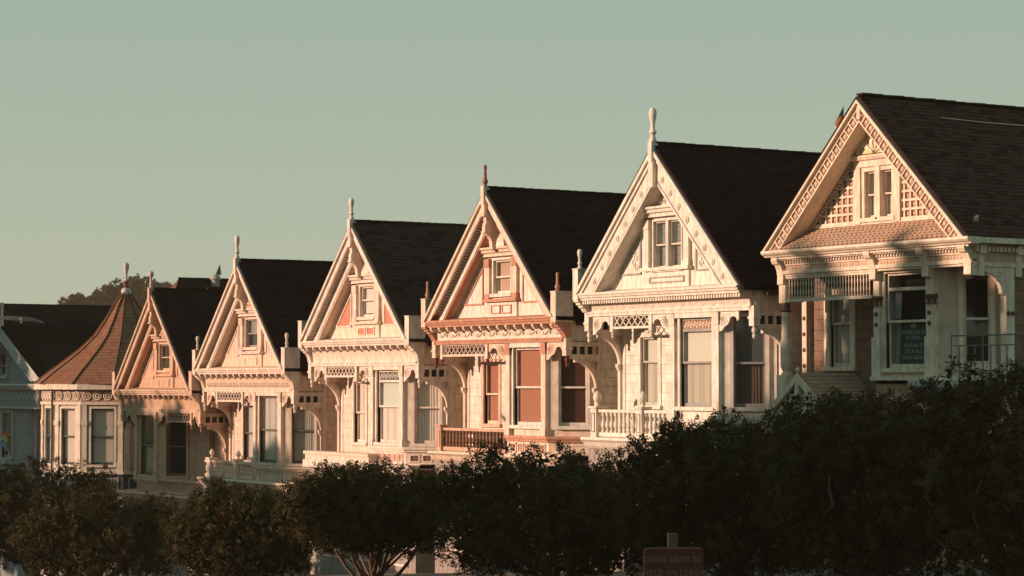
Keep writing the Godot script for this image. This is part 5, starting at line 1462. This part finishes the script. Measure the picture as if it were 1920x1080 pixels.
	# corner house
	corner_house({"x": 7.54, "y": 2.88, "ground": ground_y(7.5), "cream": paint(0.83, 0.66, 0.51), "brown": paint(0.30, 0.17, 0.13), "pink": paint(0.55, 0.34, 0.25), "side": paint(0.24, 0.135, 0.09), "carve": paint(0.16, 0.07, 0.05), "field": paint(0.40, 0.2, 0.12),
		"sun": paint(0.76, 0.60, 0.32), "sun2": paint(0.8, 0.72, 0.58), "rosette": paint(0.68, 0.5, 0.36), "cove": paint(0.5, 0.4, 0.33), "frieze": paint(0.64, 0.42, 0.29), "blush": paint(0.66, 0.48, 0.38), "grey": paint(0.5, 0.47, 0.45), "scale_mat": shingle_mat(0.66, 0.43, 0.31), "entry": Vector3(-1.7, -2.78, 0.35)})
	turret_house(Vector3(-36.8, 0.0, -2.2), ground_y(-36))
	left_house(Vector3(-44.0, 0.0, 0.0), ground_y(-44))

	# ---- poster in the corner house window
	var po := thing("poster", "dark green poster with pale capitals behind the corner house window", "poster", Vector3(7.54 + 1.0, 2.88 - 2.5, -0.508))
	bx("sheet", flat(0.045, 0.075, 0.07, 0.9), po, -0.38, 0.38, 0.0, 0.9, -0.006, 0.0)
	var ink := flat(0.34, 0.38, 0.3, 0.9)
	var lines := ["FREEDOM IS", "IN PERIL", "DEFEND IT", "WITH ALL", "YOUR MIGHT"]
	var lv := [0.645, 0.525, 0.37, 0.25, 0.12]
	for i in 5: text_plate(po, lines[i], front_t(0, lv[i], 0.001), 0.082, ink)
	b = MB.new()
	b.extz(P([[-0.07, 0.755], [0.07, 0.755], [0.09, 0.83], [0.045, 0.8], [0.0, 0.86], [-0.045, 0.8], [-0.09, 0.83]]), 0.0, 0.003); b.box(-0.07, 0.07, 0.73, 0.745, 0.0, 0.003)
	put(b, "crown_emblem", ink, po)
	# ---- pipe railing on the landing of the corner house
	var mr := thing("metal_railing", "thin metal pipe railing on the landing of the corner house", "railing", Vector3(10.8, -0.07, 0.3))
	var mm := flat(0.18, 0.15, 0.13, 0.5)
	b = MB.new(); b.tube([Vector3(-0.3, 0.98, 0), Vector3(1.5, 0.98, 0)], [0.016, 0.016], 6); b.tube([Vector3(1.5, 0.98, 0), Vector3(1.5, 0.98, -1.1)], [0.016, 0.016], 6); put(b, "top_rail", mm, mr)
	b = MB.new(); b.tube([Vector3(-0.3, 0.78, 0), Vector3(1.5, 0.78, 0)], [0.012, 0.012], 6); put(b, "middle_rail", mm, mr)
	for k in 9:
		var x := -0.28 + k * 0.22
		b = MB.new(); b.tube([Vector3(x, 0.0, 0), Vector3(x, 0.98 if k % 4 == 0 else 0.78, 0)], [0.014, 0.014], 6); put(b, "upright", mm, mr)
	b = MB.new()
	for k in 7:
		var pts := []; var rr := []
		for j in 10:
			var a := j * 0.7
			pts.append(Vector3(1.42 + cos(a) * 0.05, 0.08 + k * 0.13 + sin(a) * 0.055, -0.35)); rr.append(0.011)
		b.tube(pts, rr, 4)
	b.tube([Vector3(1.34, 0, -0.35), Vector3(1.34, 1.0, -0.35)], [0.014, 0.014], 6); b.tube([Vector3(1.5, 0, -0.35), Vector3(1.5, 1.0, -0.35)], [0.014, 0.014], 6)
	put(b, "scrolled_upright", mm, mr)
	# ---- rainbow flag in the window of the far left house
	var fl := thing("rainbow_flag", "small rainbow striped flag on a stick in the grey house window", "flag", Vector3(-44.1, -3.1, -0.12))
	b = MB.new(); b.tube([Vector3(0.75, 0.05, 0), Vector3(-0.1, 0.95, 0.02)], [0.012, 0.01], 6); put(b, "stick", flat(0.6, 0.58, 0.5), fl)
	var cols := [[0.5, 0.05, 0.03], [0.55, 0.2, 0.03], [0.55, 0.42, 0.05], [0.05, 0.25, 0.08], [0.1, 0.25, 0.5], [0.3, 0.3, 0.5]]
	for k in 6:
		b = MB.new()
		for j in 8:
			var q := func(f: float, g: float) -> Vector3: return Vector3(-0.25 + f * 0.75 - g * 0.25, 0.95 + 0.25 * sin(f * 2.6) - g * 0.62 - f * 0.15, 0.03 * sin(f * 9.0))
			b.quad(q.call(j / 8.0, (k + 1) / 6.0), q.call((j + 1) / 8.0, (k + 1) / 6.0), q.call((j + 1) / 8.0, k / 6.0), q.call(j / 8.0, k / 6.0))
		put(b, "stripe", flat(cols[k][0], cols[k][1], cols[k][2]), fl)
	# ---- gull gliding in front of the far roof
	var gu := thing("gull", "gull gliding with spread wings in front of the grey house finial", "bird", GULL)
	var gy := cam.rotation.y
	gu.rotation = Vector3(0.38, gy + 0.25, -0.04)
	b = MB.new(); b.lathe([[0.0, -0.2], [0.03, -0.17], [0.06, -0.06], [0.065, 0.03], [0.045, 0.12], [0.035, 0.16], [0.0, 0.22]], Vector3.ZERO, 10, Basis(Vector3.RIGHT, PI / 2)); put(b, "body", flat(0.2, 0.18, 0.16), gu)
	for s in [-1.0, 1.0]:
		b = MB.new()
		for k in 8:
			var f0 := k / 8.0; var f1 := (k + 1) / 8.0
			var pf := func(f: float, e: float) -> Vector3: return Vector3(s * (0.03 + f * 0.55), 0.02 + 0.015 * sin(f * PI) - 0.09 * f * f * (1.0 if s > 0 else 0.1), e * (0.17 - 0.10 * f * f) - 0.05 * f)
			var th := Vector3(0, 0.018, 0)
			b.quad(pf.call(f0, 1) + th, pf.call(f1, 1) + th * (1 - f1), pf.call(f1, -1) + th * (1 - f1) * 0.6, pf.call(f0, -1) + th * 0.6)
			b.quad(pf.call(f0, -1) - th * 0.5, pf.call(f1, -1) - th * 0.5 * (1 - f1), pf.call(f1, 1) - th * 0.5 * (1 - f1), pf.call(f0, 1) - th * 0.5)
			b.quad(pf.call(f0, 1) - th * 0.5, pf.call(f1, 1) - th * 0.5 * (1 - f1), pf.call(f1, 1) + th * (1 - f1), pf.call(f0, 1) + th)
		put(b, "wing", flat(0.13, 0.1, 0.085), gu)
	# ---- hipped roof house behind the row
	var bh := thing("back_house", "dark hipped roof with vents behind the salmon house", "house", BACK)
	var hipm := shingle_mat(0.014, 0.012, 0.011); var hip_lit := shingle_mat(0.2, 0.1, 0.07)  # same roof; the front hip is coloured lighter and redder to paint in sunlight
	b = MB.new()
	var R0 := Vector3(0, 0, 0); var R1 := Vector3(0, 0, -14)
	b.quad(Vector3(2.8, -4, 2.6), Vector3(2.8, -4, -18), R1, R0); put(b, "roof_slope", hipm, bh)
	b = MB.new(); b.quad(Vector3(-2.8, -4, -18), Vector3(-2.8, -4, 2.6), R0, R1); put(b, "roof_slope", hipm, bh)
	b = MB.new(); b.tri(Vector3(-2.8, -4, 2.6), Vector3(2.8, -4, 2.6), R0); put(b, "front_hip", hip_lit, bh)
	bx("wall", paint(0.4, 0.36, 0.32), bh, -2.7, 2.7, -12.5, -4.0, -18, 2.5)
	b = MB.new(); b.tube([R0, R0 + Vector3(0, 0, -7), R1], [0.09, 0.09, 0.09], 5); put(b, "ridge_cap", hipm, bh)
	turned([[0.2, 0.0], [0.2, 0.3], [0.28, 0.34], [0.22, 0.5], [0.08, 0.62], [0.0, 0.62]], "vent_cowl", flat(0.35, 0.31, 0.27), bh, Vector3(0.35, -0.35, -1.8))
	b = MB.new(); b.prism(P([[-0.05, -0.15], [0.3, -0.05], [0.22, 0.45]]), Transform3D(Basis(Vector3.UP, PI / 2), Vector3(0.35, 0.3, -1.8)), 0.02); put(b, "cowl_vane", flat(0.12, 0.12, 0.12), bh)
	turned([[0.12, 0.0], [0.12, 0.2], [0.0, 0.55]], "roof_vent", flat(0.4, 0.35, 0.3), bh, Vector3(0.6, -0.95, -1.25))
	# ---- dogs-on-leash sign close to the camera
	var sg := thing("park_sign", "dark brown dog leash sign on a post below the trees", "sign", SIGN)
	sg.rotation.y = gy + 0.05
	var brn := paint(0.035, 0.012, 0.009, 0.5); var edge := flat(0.07, 0.052, 0.043)  # border and letter colour darkened to stand in for tree shade
	var rect := func(hw2: float, h2: float, r: float) -> PackedVector2Array:
		var o := PackedVector2Array()
		for cc in [[1, 1, 0], [-1, 1, 90], [-1, -1, 180], [1, -1, 270]]:
			for k in 5:
				var a := deg_to_rad(cc[2] + k * 22.5)
				o.append(Vector2(cc[0] * (hw2 - r) + cos(a) * r, cc[1] * (h2 - r) + sin(a) * r))
		return o
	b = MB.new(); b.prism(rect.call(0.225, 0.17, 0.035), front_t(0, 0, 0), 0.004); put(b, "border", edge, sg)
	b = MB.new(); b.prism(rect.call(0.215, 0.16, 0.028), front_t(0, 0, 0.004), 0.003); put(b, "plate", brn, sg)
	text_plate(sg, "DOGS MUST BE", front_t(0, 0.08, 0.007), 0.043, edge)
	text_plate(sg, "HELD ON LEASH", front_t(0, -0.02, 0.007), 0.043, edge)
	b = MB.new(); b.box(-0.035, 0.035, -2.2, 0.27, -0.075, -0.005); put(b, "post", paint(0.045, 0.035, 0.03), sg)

	# ---- street trees in front of the houses
	var gname := "clipped street trees along the pavement"
	for a in TREES:
		tree("street_tree", a[5], gname, Vector3(a[0], ground_y(a[0]), a[1]), a[2], a[3], a[4], a[6], a[7])
	# ---- park trees out of view, towards the sun: their shade lies over the pavement and the corner house
	var e1 := Vector3(cos(az), 0, -sin(az)); var sh := Vector3(sin(az), 0, cos(az))
	for a in SHADERS:
		var p := e1 * float(a[0]) + sh * float(a[1])
		var tp: float = a[2] + tan(el) * a[1]
		var gy0 := ground_y(p.x)
		tree("park_tree", "large park tree standing behind the viewpoint", "park trees behind the viewpoint", Vector3(p.x, gy0, p.z), tp, a[3], a[4], a[5], {"size": 0.5, "clumps": 800, "per": 12, "spread": 0.6, "girth": 0.25, "lobes": 14, "limb_step": 3})
	# the rising park behind the viewpoint with its trees, mirrored in the window glass
	b = MB.new()
	for i in 20:
		for k in 8:
			var x0 := -260.0 + 20.0 * i; var x1 := x0 + 20.0
			var z0 := 45.0 + 15.0 * k; var z1 := z0 + 15.0
			var ph := func(x: float, z: float) -> Vector3: return Vector3(x, maxf(ground_y(x), -7.0) - 0.3 + 6.5 * smoothstep(45.0, 120.0, z), z)
			b.quad(ph.call(x0, z1), ph.call(x1, z1), ph.call(x1, z0), ph.call(x0, z0))
	put(b, "park_slope", gm, self).set_meta("kind", "structure")
	var rp := RandomNumberGenerator.new(); rp.seed = 9
	for i in 34:
		var px := -190.0 + i * 9.4 + rp.randf_range(-3, 3)
		var pz := 98.0 + rp.randf_range(-10, 14) - 20.0 * absf(px + 40.0) / 150.0
		var py := maxf(ground_y(px), -7.0) - 0.3 + 6.5 * smoothstep(45.0, 120.0, pz)
		var lim := -2.6 + tan(el) * (px * sh.x + pz * sh.z)
		tree("park_tree", "large park tree standing behind the viewpoint", "park trees behind the viewpoint", Vector3(px, py, pz), minf(py + rp.randf_range(8, 12), lim) if absf(px + 60) < 75 else py + rp.randf_range(9, 13), 5.2, 3.6, 200 + i, {"size": 0.8, "clumps": 300, "per": 8, "spread": 0.9, "girth": 0.3, "lobes": 12, "limb_step": 5})
	# ---- wooded hill far behind
	b = MB.new()
	var hc := HILL
	var rngh := RandomNumberGenerator.new(); rngh.seed = 4
	for i in 24:
		for k in 6:
			var a0 := TAU * i / 24.0; var a1 := TAU * (i + 1) / 24.0
			var f0 := k / 6.0; var f1 := (k + 1) / 6.0
			var hp := func(a: float, f: float) -> Vector3: return hc + Vector3(cos(a) * 110 * f, -30.0 * f * f, sin(a) * 60 * f)
			b.quad(hp.call(a0, f1), hp.call(a1, f1), hp.call(a1, f0), hp.call(a0, f0))
	put(b, "hill", paint(0.06, 0.055, 0.04, 0.95, 0.05), self).set_meta("kind", "structure")
	var crest: Array = FAR
	for i in crest.size():
		var a: Array = crest[i]
		var tr := thing("hill_tree", "round hazy tree on the wooded hill behind the turret", "tree", a[0], "trees on the far hill")
		var rg := RandomNumberGenerator.new(); rg.seed = 100 + i
		var lobes := []
		for k in 9: lobes.append([Vector3(rg.randf_range(-1, 1) * a[1] * 0.6, a[2] * rg.randf_range(0.45, 0.9), rg.randf_range(-1, 1) * a[1] * 0.6), Vector3(a[1], a[2], a[1]) * rg.randf_range(0.25, 0.42)])
		var tb := MB.new(); limb(tb, Vector3(0, -2, 0), Vector3(0, a[2] * 0.7, 0), 0.4, 0.15, rg, 0.05); put(tb, "trunk", bark, tr)
		inst(crown(lobes, 260, 8, 0.55, rg, Color(0.050, 0.040, 0.016), 0.5), "crown", leaf_mat("leaf_far", 0.1), tr)
